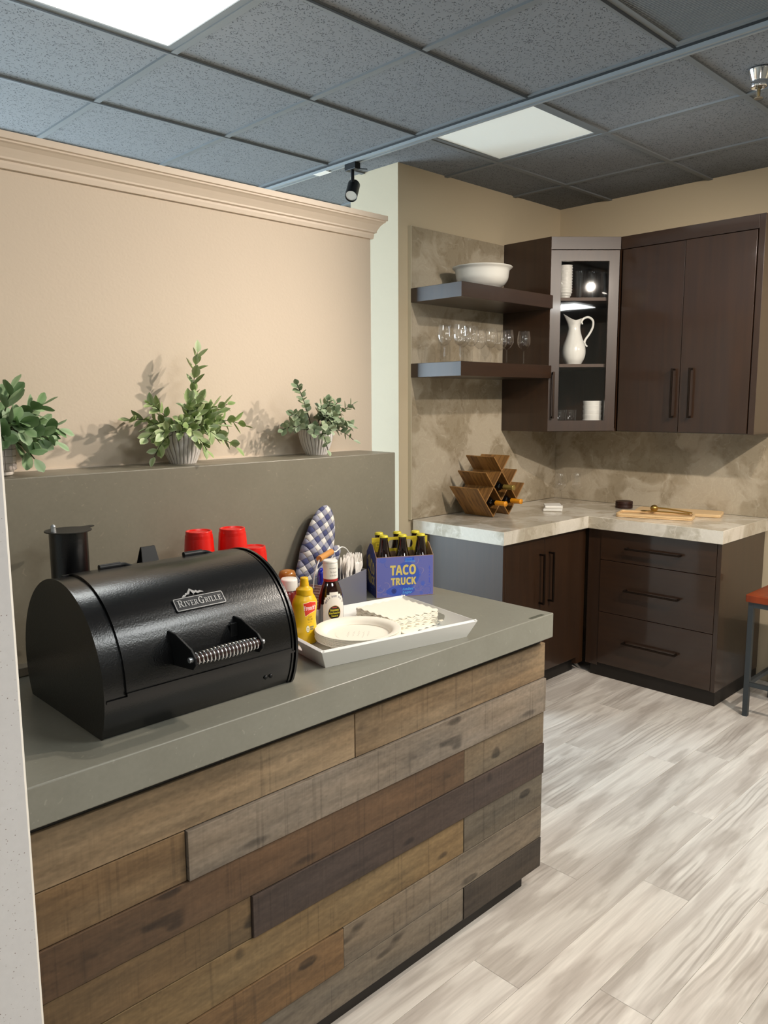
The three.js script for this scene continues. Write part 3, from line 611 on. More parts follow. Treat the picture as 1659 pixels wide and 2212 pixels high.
// folded white towel, coasters, boards, spoons
{
  const wob = (w, d, h, seed, amp) => { const g = new RoundedBoxGeometry(w, h, d, 4, h * 0.45); const p = g.attributes.position, r = makeNoise(seed); for (let i = 0; i < p.count; i++) p.setY(i, p.getY(i) + h / 2 + amp * (r(p.getX(i) * 40 + 9, p.getZ(i) * 40 + 9) - 0.5) * (p.getY(i) > 0 ? 1 : 0)); g.computeVertexNormals(); return g; };
  const cloth = mat({ color: 0xe4e0d8, roughness: 0.85 });
  const t = thing('folded_napkin', 'white folded cloth napkins lying on the marble worktop', 'napkin', [3.925, TOP + 0.0005, -2.60], 0.55);
  part(t, 'lower_fold', wob(0.19, 0.11, 0.013, 3, 0.004), cloth); part(t, 'upper_fold', wob(0.135, 0.1, 0.014, 4, 0.005), cloth, [0.022, 0.0125, -0.004], [0, 0.12, 0]);
  const cg = lathe([[0, 0], [0.047, 0], [0.05, 0.0015], [0.05, 0.0065], [0.047, 0.008], [0, 0.008]], 36);
  const cm = mat({ color: 0x5f4224, map: M.walnut.map, roughness: 0.5 });
  let c0 = null;
  for (let k = 0; k < 5; k++) { const p = [4.275, TOP + 0.0005 + k * 0.0083, -2.335 + 0.001 * (k % 2)], lab = k === 4 ? 'top round wooden coaster of the stack by the splashback' : 'round wooden coaster in the stack by the splashback'; c0 = c0 ? copy(c0, p, k * 0.5, lab) : solo('coaster', lab, 'coaster', cg, cm, p, 0, 'stacked round coasters'); }
  const bd = (w, d, h) => { const g = extrude(roundRect(w, d, 0.028, 6), h, 0.003); g.rotateX(-Math.PI / 2); return uvM(g, 'x', 3); };
  const back = thing('serving_board', 'pale wooden serving board, the farther of two overlapping', 'board', [4.262, TOP + 0.0005, -1.99], -1.27);
  part(back, 'base', bd(0.46, 0.19, 0.017), M.paleWood);
  const front = thing('serving_board', 'pale wooden serving board with raised rim, the nearer of two', 'board', [4.045, TOP + 0.0005, -2.02], -1.25);
  part(front, 'base', bd(0.4, 0.17, 0.008), M.paleWood);
  const rim = extrude(roundRect(0.4, 0.17, 0.028, 6), 0.012, 0.002, [roundRect(0.376, 0.146, 0.02, 6).reverse()]); rim.rotateX(-Math.PI / 2); rim.translate(0, 0.008, 0);
  part(front, 'rim', uvM(rim, 'x', 3), M.paleWood);
  const sp = thing('serving_spoon', 'gold round-bowled serving spoon resting across the boards', 'spoon', [4.10, TOP + 0.0405, -2.055], -1.25);
  const bowl = new THREE.SphereGeometry(0.021, 24, 14); bowl.scale(1, 0.95, 1);
  part(sp, 'bowl', bowl, M.gold); part(sp, 'handle', tube([[0.018, 0.004, 0], [0.08, 0.0, 0.004], [0.2, -0.014, 0.01]], 0.0042, 20, 8), M.gold);
  const sp2 = thing('serving_spoon', 'slim gold serving spoon lying flat on the nearer board', 'spoon', [4.06, TOP + 0.0265, -2.09], -1.3);
  const b2 = new THREE.SphereGeometry(0.02, 20, 12); b2.scale(1.2, 0.22, 0.8);
  part(sp2, 'bowl', b2, M.gold); part(sp2, 'handle', tube([[0.02, 0.001, 0], [0.1, 0.002, 0.012], [0.24, 0.002, 0.03]], 0.0035, 20, 8), M.gold);
}
// ---------------------------------------------------------------- barrel grill
{
  const X0 = 0.602, X1 = 1.056, CY = 1.005 - TOP, CZ = -1.565, R = 0.193;
  const t = thing('barrel_grill', 'black barrel-shaped tabletop grill with a chrome spring handle', 'grill', [X0, TOP, CZ]);
  const W = X1 - X0, low = Math.asin((CY - 0.001) / R);            // angle below the axis where the barrel is cut flat
  // profile in (z, y): start at the back bottom, over the top, to the front bottom
  const prof = (r, a0, a1, n) => { const o = []; for (let k = 0; k <= n; k++) { const a = a0 + (a1 - a0) * k / n; o.push([Math.cos(a) * r, Math.max(0.0006, CY + Math.sin(a) * r)]); } return o; };
  const full = prof(R, -low, Math.PI + low, 64);
  const yz = (g, x) => { g.rotateY(Math.PI / 2); g.translate(x, 0, 0); return g; };    // shape (x: -z, y) -> plane across the grill
  const solid = (pts, x0, x1, bev = 0) => uvM(yz(extrude(pts.map(([z, y]) => [-z, y]), x1 - x0, bev), x0));
  const smooth = (g) => toCreasedNormals(g, 0.6);
  part(t, 'barrel', smooth(solid(full, 0.004, W - 0.008)), M.grill);
  part(t, 'end_plate', smooth(solid(prof(R + 0.0015, -low, Math.PI + low, 64), 0, 0.004)), M.grill);
  part(t, 'end_plate', smooth(solid(prof(R + 0.006, -low - 0.01, Math.PI + low + 0.01, 64), W - 0.006, W)), M.grill);
  part(t, 'end_flange', smooth(solid(prof(R + 0.0025, -low, Math.PI + low, 64), W - 0.014, W - 0.0095)), M.grill);
  // lid: curved sheet over the front and top
  const lidArc = (r0, r1, a0, a1) => [...prof(r1, a0, a1, 40), ...prof(r0, a1, a0, 40)];
  part(t, 'lid', smooth(solid(lidArc(R + 0.0005, R + 0.005, -0.02, 1.78), 0.043, W - 0.02)), M.grill);
  part(t, 'lid_lip', smooth(solid(lidArc(R + 0.0005, R + 0.0085, -0.035, -0.005), 0.043, W - 0.02)), M.grill);
  part(t, 'front_lip', smooth(solid(lidArc(R + 0.0005, R + 0.004, -0.07, -0.045), 0.004, W - 0.006)), M.grill);
  // bolts at the lower front right
  for (const x of [0.372, 0.386]) { const a = -0.3; const b = part(t, 'bolt', new THREE.SphereGeometry(0.005, 12, 8), M.blackMetal, [x, CY + Math.sin(a) * (R + 0.001), Math.cos(a) * (R + 0.001)]); b.scale.set(1, 1, 0.6); }
  // handle brackets and spring
  const hy = 1.062 - TOP, hz = -1.298 - CZ;
  for (const [x, s] of [[0.148, -1], [0.302, 1]]) {
    const pts = [[0.172, 0.186], [0.205, 0.185], [0.262, 0.166], [0.2775, 0.152], [0.279, 0.138], [0.268, 0.127], [0.18, 0.118]];
    const br = part(t, 'handle_bracket', solid(pts, x - 0.0025, x + 0.0025, 0.0008), M.blackMetal);
    part(br, 'bolt', (() => { const g = cyl(0.0055, 0.0055, 0.008, 6); g.rotateZ(Math.PI / 2); g.translate(x + s * 0.006, hy, hz); return g; })(), M.steel);
    part(br, 'mounting_tab', box(x - s * 0.018, 0.118, 0.186, x, 0.175, 0.19, { r: 0.001 }), M.blackMetal);
  }
  const coil = (ph, n) => { const pts = []; for (let k = 0; k <= n * 12; k++) { const u = k / (n * 12), a = u * n * 2 * Math.PI + ph, rr = 0.0135 * (0.8 + 0.2 * Math.sin(Math.PI * u)); pts.push([0.153 + u * 0.144, hy + Math.cos(a) * rr, hz + Math.sin(a) * rr]); } return new THREE.TubeGeometry(new THREE.CatmullRomCurve3(pts.map((p) => new THREE.Vector3(...p))), n * 14, 0.0017, 6); };
  part(t, 'spring_grip', merge([coil(0, 17)]), M.chrome);
  part(t, 'handle_rod', rod([0.15, hy, hz], [0.3, hy, hz], 0.0075, 16), mat({ color: 0x3a1c16, roughness: 0.5 }));
  // name plate
  const a = 0.735, pl = new THREE.Group(); pl.name = 'name_plate'; pl.position.set(0.237, CY + Math.sin(a) * (R + 0.0058), Math.cos(a) * (R + 0.0058)); pl.rotation.x = -a; t.add(pl);
  const silver = mat({ color: 0xa2a2a2, metalness: 0.85, roughness: 0.32 }), inkD = mat({ color: 0x26282b, roughness: 0.35, metalness: 0.3 });
  part(pl, 'plate', extrude(roundRect(0.118, 0.031, 0.004, 4), 0.0018, 0.0004), inkD);
  part(pl, 'border', extrude(roundRect(0.116, 0.029, 0.0035, 4), 0.0028, 0, [roundRect(0.1125, 0.0255, 0.0025, 4).reverse()]), silver);
  const font = await new FontLoader().loadAsync('fonts/droid/droid_serif_bold.typeface.json');
  const word = (s, size) => new TextGeometry(s, { font, size, depth: 0.0011, curveSegments: 3 });
  let x = 0; const letters = [];
  for (const [s, size] of [['R', 0.0165], ['IVER', 0.0122], ['G', 0.0165], ['RILLE', 0.0122]]) { const g = word(s, size); g.computeBoundingBox(); const wd = g.boundingBox.max.x; g.translate(x, 0, 0); x += wd + 0.0012; letters.push(g); }
  const lw = merge(letters); lw.computeBoundingBox(); const bb = lw.boundingBox; lw.translate(-(bb.min.x + bb.max.x) / 2, -0.0062, 0.0018); lw.scale(0.102 / (bb.max.x - bb.min.x), 1, 1);
  part(pl, 'lettering', lw, silver);
  part(pl, 'mountain_emblem', merge([extrude([[-0.036, 0.0155], [-0.03, 0.0215], [-0.027, 0.021], [-0.0235, 0.025], [-0.021, 0.024], [-0.012, 0.034], [-0.002, 0.026], [0.001, 0.028], [0.006, 0.024], [0.009, 0.026], [0.019, 0.0205], [0.01, 0.021], [0.004, 0.0195], [-0.001, 0.0225], [-0.007, 0.0195], [-0.0115, 0.029], [-0.0165, 0.0205], [-0.0225, 0.0205], [-0.027, 0.0165]], 0.0018)]), silver);
  // chimney with swivel cap
  const ch = part(t, 'chimney', lathe([[0.0415, 0.09], [0.0425, 0.09], [0.0425, 0.342], [0.0405, 0.342], [0.0405, 0.1]], 36), M.grill, [0.127, 0, -0.237]);
  const cap = extrude([...Array.from({ length: 33 }, (_, k) => { const q = 0.25 + k / 32 * 5.78; return [Math.cos(q) * 0.052, Math.sin(q) * 0.052]; }), [0.078, -0.007], [0.082, 0], [0.078, 0.007]], 0.0025, 0.0004);
  cap.rotateX(-Math.PI / 2); part(ch, 'cap', cap, mat({ color: 0x2c2a26, roughness: 0.5, metalness: 0.4 }), [0, 0.343, 0], [0, 0.42, 0]);
  part(ch, 'cap_pin', merge([cyl(0.0055, 0.0065, 0.012, 14).translate(-0.036, 0.351, 0.006), new THREE.SphereGeometry(0.006, 12, 8).translate(-0.036, 0.357, 0.006)]), M.steel);
  part(t, 'chimney_elbow', rod([0.127, 0.1, -0.237], [0.127, 0.1, -0.15], 0.0425, 28), M.grill);
  // hinge sleeves with bent pins on the top
  for (const x0 of [0.103, 0.304]) {
    const y = CY + R + 0.006, z = -0.028;
    const h = part(t, 'hinge_sleeve', merge([rod([x0, y, z], [x0 + 0.047, y, z], 0.0068, 16)]), M.blackMetal);
    part(h, 'hinge_pin', tube([[x0 + 0.047, y, z], [x0 + 0.056, y - 0.0005, z + 0.002], [x0 + 0.072, y - 0.008, z + 0.014]], 0.0048, 12, 8), M.blackMetal);
    part(h, 'weld', (() => { const g = new THREE.SphereGeometry(0.006, 10, 8); g.scale(1.7, 0.25, 1); g.translate(x0 + 0.066, y - 0.0062, z + 0.014); return g; })(), M.steel);
  }
  part(t, 'hinge_bar', box(0.03, CY + R - 0.004, -0.046, 0.106, CY + R - 0.001, -0.038), M.blackMetal);
  // folded lid stop
  const leafPts = [[-0.025, 0], [-0.018, 0.07], [0.018, 0.07], [0.025, 0]];
  const ls = part(t, 'lid_stop', extrude(leafPts, 0.003, 0.0004).translate(0, -0.07, 0).rotateX(-0.3).translate(0, 0.296, 0), M.blackMetal, [0.281, 0, -0.155]);
  part(ls, 'back_leg', extrude(leafPts, 0.003, 0.0004).translate(0, -0.07, -0.003).rotateX(0.3).translate(0, 0.296, 0), M.blackMetal);
  for (const s of [-0.009, 0.012]) part(ls, 'rivet', new THREE.SphereGeometry(0.0042, 12, 8), M.steel, [s, 0.25, 0.0185]);
}
// ---------------------------------------------------------------- red cups, upside down in three stacks
{
  const g = lathe([[0, 0.1165], [0.0285, 0.1165], [0.0295, 0.1195], [0.0335, 0.12], [0.0345, 0.118], [0.0348, 0.11], [0.0363, 0.109], [0.039, 0.06], [0.0402, 0.058], [0.0432, 0.006], [0.0448, 0.006], [0.045, 0.001], [0.044, 0], [0.0437, 0.003], [0.0372, 0.1], [0.027, 0.1145], [0, 0.1145]], 40);
  let c0 = null;
  const stack = (x, z, n, top, mid) => { for (let k = 0; k < n; k++) { const p = [x, TOP + 0.0005 + k * 0.036, z], lab = k === n - 1 ? top : mid; c0 = c0 ? copy(c0, p, 0, lab) : solo('plastic_cup', lab, 'cup', g, M.redCup, p, 0, 'upturned red cups behind the grill'); } };
  const mid = 'red plastic cup nested in a stack behind the grill';
  stack(1.08, -1.815, 6, 'topmost upturned red plastic cup of the left stack behind the grill', mid);
  stack(1.169, -1.792, 6, 'topmost upturned red plastic cup of the middle stack behind the grill', mid);
  stack(1.276, -1.85, 4, 'upturned red cup on the low stack peeking over the right end of the grill', mid);
}
// ---------------------------------------------------------------- white tray
const TRAY = { x: 1.4145, z: -1.519, turn: -0.1815 };
const trayPoint = (u, v, y) => { const c = Math.cos(TRAY.turn), s = Math.sin(TRAY.turn); return [TRAY.x + u * c + v * s, TOP + y, TRAY.z - u * s + v * c]; };
{
  const t = thing('serving_tray', 'white wooden serving tray with cut-out handles on the island', 'tray', [TRAY.x, TOP + 0.0005, TRAY.z], TRAY.turn);
  const W = 0.4425, D = 0.3065, H = 0.046, F = 0.0205, T = 0.009;       // base size, height, flare, board thickness
  part(t, 'base', box(-W / 2, 0, -D / 2, W / 2, 0.008, D / 2), M.white);
  const quad = (len) => { // long wall: trapezium leaning outwards
    const L0 = len / 2, L1 = len / 2 + F; return [[-L0, 0], [L0, 0], [L1, Math.hypot(H, F)], [-L1, Math.hypot(H, F)]]; };
  const lean = Math.atan2(F, H);
  const wall = (len, hole) => { const g = extrude(quad(len), T, 0.0008, hole ? [roundRect(0.1, 0.021, 0.009, 4, 0, 0.026).reverse()] : []); g.translate(0, 0, -T); g.rotateX(lean); return g; };
  const put = (len, hole, ry, off, n) => { const g = wall(len, hole); g.translate(0, 0, off); g.rotateY(ry); part(t, n, uvM(g), M.white); };
  put(W, false, 0, D / 2, 'side_board'); put(W, false, Math.PI, D / 2, 'side_board');
  put(D, true, Math.PI / 2, W / 2, 'handle_board'); put(D, true, -Math.PI / 2, W / 2, 'handle_board');
}
// paper plates
{
  const g = lathe(smoothPts([[0, 0], [0.075, 0.0], [0.084, 0.003], [0.092, 0.012], [0.1, 0.016], [0.1105, 0.0175], [0.112, 0.0165], [0.1125, 0.0185], [0.1, 0.0175], [0.091, 0.0135], [0.083, 0.0045], [0.074, 0.0015], [0, 0.0015]], 60), 56);
  const pm = mat({ color: 0xeae3d4, roughness: 0.75 });
  const n = 10; let p0 = null; const r = rng(5);
  for (let k = 0; k < n; k++) { const p = [1.343 + (r() - 0.5) * 0.002, TOP + 0.0095 + k * 0.0024, -1.482 + (r() - 0.5) * 0.002], lab = k === n - 1 ? 'top cream paper plate of the stack on the white tray' : 'cream paper plate in the stack on the white tray'; p0 = p0 ? copy(p0, p, r() * 6, lab) : solo('paper_plate', lab, 'plate', g, pm, p, 0, 'paper plates on the tray'); }
  // faint embossed print on the top plate
  const pr = canvas(256, 256, (c, w, h) => { c.fillStyle = '#eae3d4'; c.fillRect(0, 0, w, h); c.strokeStyle = '#c6bfb1'; c.lineWidth = 2.5; const q = rng(12); for (let k = 0; k < 5; k++) { const y = 70 + k * 28, x0 = 62 + q() * 30, x1 = 170 + q() * 30; c.beginPath(); c.moveTo(x0, y); for (let x = x0; x < x1; x += 7) c.lineTo(x + 3, y + (q() - 0.5) * 13); c.stroke(); } });
  const disc = new THREE.CircleGeometry(0.06, 40); disc.rotateX(-Math.PI / 2);
  part(p0, 'embossed_print', disc, mat({ map: pr, roughness: 0.75 }), [0, 0.0018, 0], [0, 2.2, 0]);
}
// napkin pile
{
  const nm = mat({ color: 0xf0e9d8, roughness: 0.85 });
  const sheet = (seed, h) => {
    const S = 0.166, n = 22, g = new THREE.PlaneGeometry(S, S, n, n); g.rotateX(-Math.PI / 2);
    const top = g, p = top.attributes.position;
    for (let i = 0; i < p.count; i++) { const x = p.getX(i), z = p.getZ(i), e = Math.max(Math.abs(x), Math.abs(z)) / (S / 2); p.setY(i, h + 0.0022 * Math.pow(e, 8) * Math.sin((x - z) * 210 + seed) ); }
    const bot = g.clone(), q = bot.attributes.position; for (let i = 0; i < q.count; i++) q.setY(i, q.getY(i) - h);
    const idx = bot.index.array; for (let i = 0; i < idx.length; i += 3) { const a = idx[i]; idx[i] = idx[i + 1]; idx[i + 1] = a; }
    // rim walls
    const pos = []; const at = (a, i) => [a.getX(i), a.getY(i), a.getZ(i)], m = n + 1, loop = [];
    for (let i = 0; i < m; i++) loop.push(i); for (let j = 1; j < m; j++) loop.push(j * m + n); for (let i = n - 1; i >= 0; i--) loop.push(n * m + i); for (let j = n - 1; j > 0; j--) loop.push(j * m);
    for (let k = 0; k < loop.length; k++) { const a = loop[k], b = loop[(k + 1) % loop.length]; pos.push(...at(p, a), ...at(p, b), ...at(q, b), ...at(p, a), ...at(q, b), ...at(q, a)); }
    const w = new THREE.BufferGeometry(); w.setAttribute('position', new THREE.Float32BufferAttribute(pos, 3)); w.setAttribute('uv', new THREE.Float32BufferAttribute(new Float32Array(pos.length / 3 * 2), 2));
    top.computeVertexNormals(); bot.computeVertexNormals(); w.computeVertexNormals();
    return merge([top, bot, w]);
  };
  const variants = [sheet(0, 0.0034), sheet(0.12, 0.0034), sheet(0.24, 0.0034)], r = rng(17);
  for (let k = 0; k < 10; k++) { const lab = k === 9 ? 'topmost cream paper napkin of the pile on the white tray' : k === 0 ? 'lowest cream paper napkin, sticking out of the pile on the tray' : 'cream paper napkin in the pile on the white tray'; solo('paper_napkin', lab, 'napkin', variants[k % 3], nm, [1.552 + (k ? 0 : 0.006) + (r() - 0.5) * 0.004, TOP + 0.0105 + k * 0.0039, -1.545 + (k ? 0 : 0.022) + (r() - 0.5) * 0.004], -0.1 + (k ? (r() - 0.5) * 0.05 : 0.16), 'paper napkins on the tray'); }
}
// ---------------------------------------------------------------- sauce bottles on the tray
function ovalLathe(prof, sx, sz, seg = 40) { const g = lathe(prof, seg); g.scale(sx, 1, sz); g.computeVertexNormals(); return g; }
// a label bent round the front of an oval bottle: angles are round the bottle's own axis
function wrapLabel(radius, sx, sz, y0, y1, a0, a1, out = 0.0006, mask) {
  const n = 24, m = 14, pos = [], uv = [], idx = [];
  for (let j = 0; j <= m; j++) for (let i = 0; i <= n; i++) {
    const u = i / n, v = j / m, a = a0 + (a1 - a0) * u, y = y0 + (y1 - y0) * v, r = radius(y) + out;
    pos.push(Math.sin(a) * r * sx, y, Math.cos(a) * r * sz); uv.push(u, v);
  }
  for (let j = 0; j < m; j++) for (let i = 0; i < n; i++) { if (mask && !mask((i + 0.5) / n, (j + 0.5) / m)) continue; const a = j * (n + 1) + i; idx.push(a, a + 1, a + n + 2, a, a + n + 2, a + n + 1); }
  const g = new THREE.BufferGeometry(); g.setAttribute('position', new THREE.Float32BufferAttribute(pos, 3)); g.setAttribute('uv', new THREE.Float32BufferAttribute(uv, 2)); g.setIndex(idx); g.computeVertexNormals(); return g;
}
const radiusOf = (prof) => (y) => { for (let k = 1; k < prof.length; k++) if (prof[k][1] >= y) { const [r0, y0] = prof[k - 1], [r1, y1] = prof[k]; return r0 + (r1 - r0) * (y1 === y0 ? 0 : (y - y0) / (y1 - y0)); } return prof[prof.length - 1][0]; };
const FLOORT = TOP + 0.0092;
{
  const yellow = mat({ color: 0xe8b80c, roughness: 0.32, clearcoat: 0.3, clearcoatRoughness: 0.2 });
  const t = thing('mustard_bottle', 'yellow squeeze mustard bottle standing on the tray beside the grill', 'sauce bottle', [1.247, FLOORT, -1.582], -0.1);
  const prof = smoothPts([[0.030, 0.0], [0.033, 0.004], [0.033, 0.03], [0.0315, 0.05], [0.0305, 0.065], [0.0325, 0.085], [0.0345, 0.1], [0.034, 0.112], [0.027, 0.126], [0.0235, 0.131]], 40);
  part(t, 'body', ovalLathe([[0, 0], ...prof], 1, 0.78), yellow);
  const cap = part(t, 'cap', lathe([[0.0215, 0.129], [0.022, 0.13], [0.022, 0.143], [0.0205, 0.146], [0.0135, 0.15], [0.012, 0.154], [0.0105, 0.171], [0.0095, 0.175], [0, 0.176]], 32), mat({ color: 0xe2b00a, roughness: 0.4 }));
  const lab = canvas(512, 512, (c, w, h) => {
    c.fillStyle = '#e8b80c'; c.fillRect(0, 0, w, h);
    c.fillStyle = '#d8321c'; c.beginPath(); c.moveTo(60, 40); c.lineTo(250, 20); c.lineTo(460, 40); c.lineTo(440, 170); c.lineTo(250, 196); c.lineTo(110, 240); c.closePath(); c.fill();
    c.strokeStyle = '#f4e6c8'; c.lineWidth = 6; c.stroke();
    c.fillStyle = '#fff'; c.font = 'bold 88px serif'; c.textAlign = 'center'; c.fillText("French's", 262, 142);
    c.fillStyle = '#6a5208'; c.font = 'bold 34px sans-serif'; c.fillText('CLASSIC', 262, 262); c.font = 'bold 46px sans-serif'; c.fillText('YELLOW', 262, 306); c.font = '28px sans-serif'; c.fillText('MUSTARD', 262, 340);
    c.fillStyle = '#efe6cf'; c.beginPath(); c.arc(180, 430, 52, 0, 7); c.fill(); c.strokeStyle = '#8a7430'; c.lineWidth = 5; c.stroke();
    c.fillStyle = '#7a6a30'; c.font = 'bold 22px sans-serif'; c.fillText('100%', 180, 428); c.fillText('STONE', 180, 452);
    c.fillStyle = '#77725a'; c.fillRect(250, 395, 130, 24); c.fillRect(250, 428, 120, 24);
  });
  part(t, 'label', wrapLabel(radiusOf(prof), 1, 0.78, 0.028, 0.118, -0.75, 0.75), mat({ map: lab, roughness: 0.4 }));
}
{
  const t = thing('barbecue_sauce_bottle', 'dark barbecue sauce bottle with white cap and oval white label', 'sauce bottle', [1.390, FLOORT, -1.645], -0.3);
  const prof = smoothPts([[0.032, 0.0], [0.0365, 0.006], [0.037, 0.04], [0.036, 0.075], [0.034, 0.095], [0.028, 0.115], [0.0215, 0.13], [0.019, 0.138]], 40);
  part(t, 'body', ovalLathe([[0, 0], ...prof], 1, 0.72), mat({ color: 0x220a06, roughness: 0.08, clearcoat: 1, clearcoatRoughness: 0.04 }));
  part(t, 'neck_ring', lathe([[0.0195, 0.133], [0.0205, 0.134], [0.0205, 0.139], [0.0195, 0.14]], 32), mat({ color: 0xa11a16, roughness: 0.4 }));
  const capTex = canvas(512, 256, (c, w, h) => { c.fillStyle = '#e9e4db'; c.fillRect(0, 0, w, h); c.fillStyle = '#3a3430'; c.textAlign = 'center'; c.font = 'bold 26px serif'; c.fillText("SWEET BABY RAY'S", 256, 66); c.font = 'italic 52px sans-serif'; c.fillText('The Sauce', 256, 150); c.fillText('is the Boss', 256, 212); });
  part(t, 'cap', lathe([[0.0198, 0.14], [0.0205, 0.141], [0.0208, 0.178], [0.0205, 0.183], [0.0195, 0.1835], [0.0195, 0.185], [0.0208, 0.1855], [0.0205, 0.19], [0.018, 0.192], [0, 0.192]], 36), mat({ color: 0xe9e4db, roughness: 0.35 }));
  part(t, 'cap_print', wrapLabel(() => 0.0208, 1, 1, 0.142, 0.179, -1.05, 1.05, 0.0004), mat({ map: capTex, roughness: 0.4 }));
  const lab = canvas(512, 640, (c, w, h) => {
    c.fillStyle = '#e9e2d8'; c.fillRect(0, 0, w, h); c.fillStyle = '#4a4a60'; c.font = 'bold 54px serif'; c.textAlign = 'center';
    const s = "SWEET BABY RAY'S"; for (let k = 0; k < s.length; k++) { const a = -1.15 + 2.3 * k / (s.length - 1); c.save(); c.translate(256 + Math.sin(a) * 196, 290 - Math.cos(a) * 196); c.rotate(a); c.fillText(s[k], 0, 0); c.restore(); }
    c.fillStyle = '#b08a3a'; c.beginPath(); c.arc(256, 400, 140, 0, 7); c.fill(); c.fillStyle = '#15110c'; c.beginPath(); c.arc(256, 400, 130, 0, 7); c.fill();
    c.fillStyle = '#b9402a'; c.fillRect(206, 292, 100, 16); c.fillStyle = '#e9dc2c'; c.font = 'bold 62px sans-serif'; c.fillText('Honey', 256, 372); c.font = 'bold 52px sans-serif'; c.fillText('Barbecue', 256, 426); c.fillText('Sauce', 256, 482);
    c.fillStyle = '#6a5c50'; c.beginPath(); c.arc(70, 560, 16, 0, 7); c.arc(442, 540, 14, 0, 7); c.fill();
  });
  part(t, 'label', wrapLabel(radiusOf(prof), 1, 0.72, 0.012, 0.104, -0.95, 0.95, 0.0006, (u, v) => v < 0.55 || Math.hypot((u - 0.5) / 0.5, (v - 0.55) / 0.45) < 1), mat({ map: lab, roughness: 0.45 }));
}
// ---------------------------------------------------------------- condiments and caddy at the back
{
  const t = thing('ketchup_bottle', 'red ketchup bottle with white cap half hidden behind the mustard', 'sauce bottle', [1.357, TOP + 0.0005, -1.792], 0.4);
  part(t, 'body', ovalLathe([[0, 0], ...smoothPts([[0.028, 0], [0.031, 0.005], [0.031, 0.06], [0.028, 0.085], [0.022, 0.098]], 24)], 1, 0.8), mat({ color: 0x6d1512, roughness: 0.25, clearcoat: 0.5 }));
  part(t, 'cap', lathe([[0.0235, 0.096], [0.0245, 0.097], [0.0245, 0.124], [0.022, 0.13], [0, 0.131]], 32), mat({ color: 0xe6e1d8, roughness: 0.4 }));
  const b = thing('seasoning_jar', 'small jar with an amber brown lid beside the checked oven mitt', 'jar', [1.402, TOP + 0.0005, -1.86]);
  part(b, 'jar_body', lathe([[0, 0], [0.024, 0], [0.026, 0.004], [0.026, 0.095], [0.022, 0.104]], 28), mat({ color: 0x8f8577, roughness: 0.3 }));
  part(b, 'lid', lathe([[0.024, 0.102], [0.026, 0.103], [0.026, 0.124], [0.022, 0.134], [0.01, 0.138], [0, 0.139]], 28), mat({ color: 0xa5682a, roughness: 0.25 }));
}
const CAD = { x: 1.438, z: -1.718, turn: 0.355 };       // front left corner; x runs along the long front
const cad = (u, v, y) => { const c = Math.cos(CAD.turn), s = Math.sin(CAD.turn); return [CAD.x + u * c + v * s, TOP + y, CAD.z - u * s + v * c]; };
{
  const galv = mat({ color: 0x9a9ba4, metalness: 0.75, roughness: 0.38, bumpMap: speckB, bumpScale: 0.0002 });
  const t = thing('utensil_caddy', 'galvanised metal utensil caddy with a wooden bail handle', 'caddy', [CAD.x, TOP + 0.0005, CAD.z], CAD.turn);
  const W = 0.256, D = 0.088, H = 0.105, T = 0.0022;
  part(t, 'bottom', box(0, 0, -D, W, T, 0), galv);
  part(t, 'long_side', box(0, T, -T, W, H, 0, { r: 0.0008 }), galv); part(t, 'long_side', box(0, T, -D, W, H, -D + T, { r: 0.0008 }), galv);
  part(t, 'divider', box(W * 0.5, T, -D + T, W * 0.5 + T, H - 0.01, -T), galv);
  // ribbed short ends
  const ribs = (x, s) => { const pts = []; const n = 60; for (let k = 0; k <= n; k++) pts.push([x + s * (0.0012 + 0.0012 * Math.cos(k / n * Math.PI * 2 * 12)), T + (H - T) * k / n]); for (let k = n; k >= 0; k--) pts.push([x - s * T, T + (H - T) * k / n]); const g = extrude(pts, D - 0.001); g.translate(0, 0, -D); return g; };
  part(t, 'ribbed_end', ribs(0, -1), mat({ color: 0xb9a6a2, metalness: 0.5, roughness: 0.45 })); part(t, 'ribbed_end', ribs(W, 1), galv);
  for (const x of [0.004, W - 0.004]) part(t, 'rivet', new THREE.SphereGeometry(0.004, 10, 8), M.steel, [x + (x < 0.1 ? -0.006 : 0.006), 0.095, -D / 2]);
  const b = part(t, 'bail', tube([[-0.004, 0.095, -D / 2], [0.004, 0.13, -D / 2], [0.02, 0.172, -D / 2 + 0.006], [0.045, 0.182, -D / 2 + 0.006], [0.095, 0.186, -D / 2 + 0.004], [0.135, 0.18, -D / 2], [0.17, 0.188, -D / 2], [0.205, 0.175, -D / 2], [0.235, 0.14, -D / 2], [0.26, 0.095, -D / 2]], 0.0021, 60, 8), M.white);
  part(b, 'grip', rod([0.022, 0.178, -D / 2 + 0.006], [0.1, 0.186, -D / 2 + 0.004], 0.0095, 18), mat({ color: 0xc98b46, roughness: 0.5 }));
}
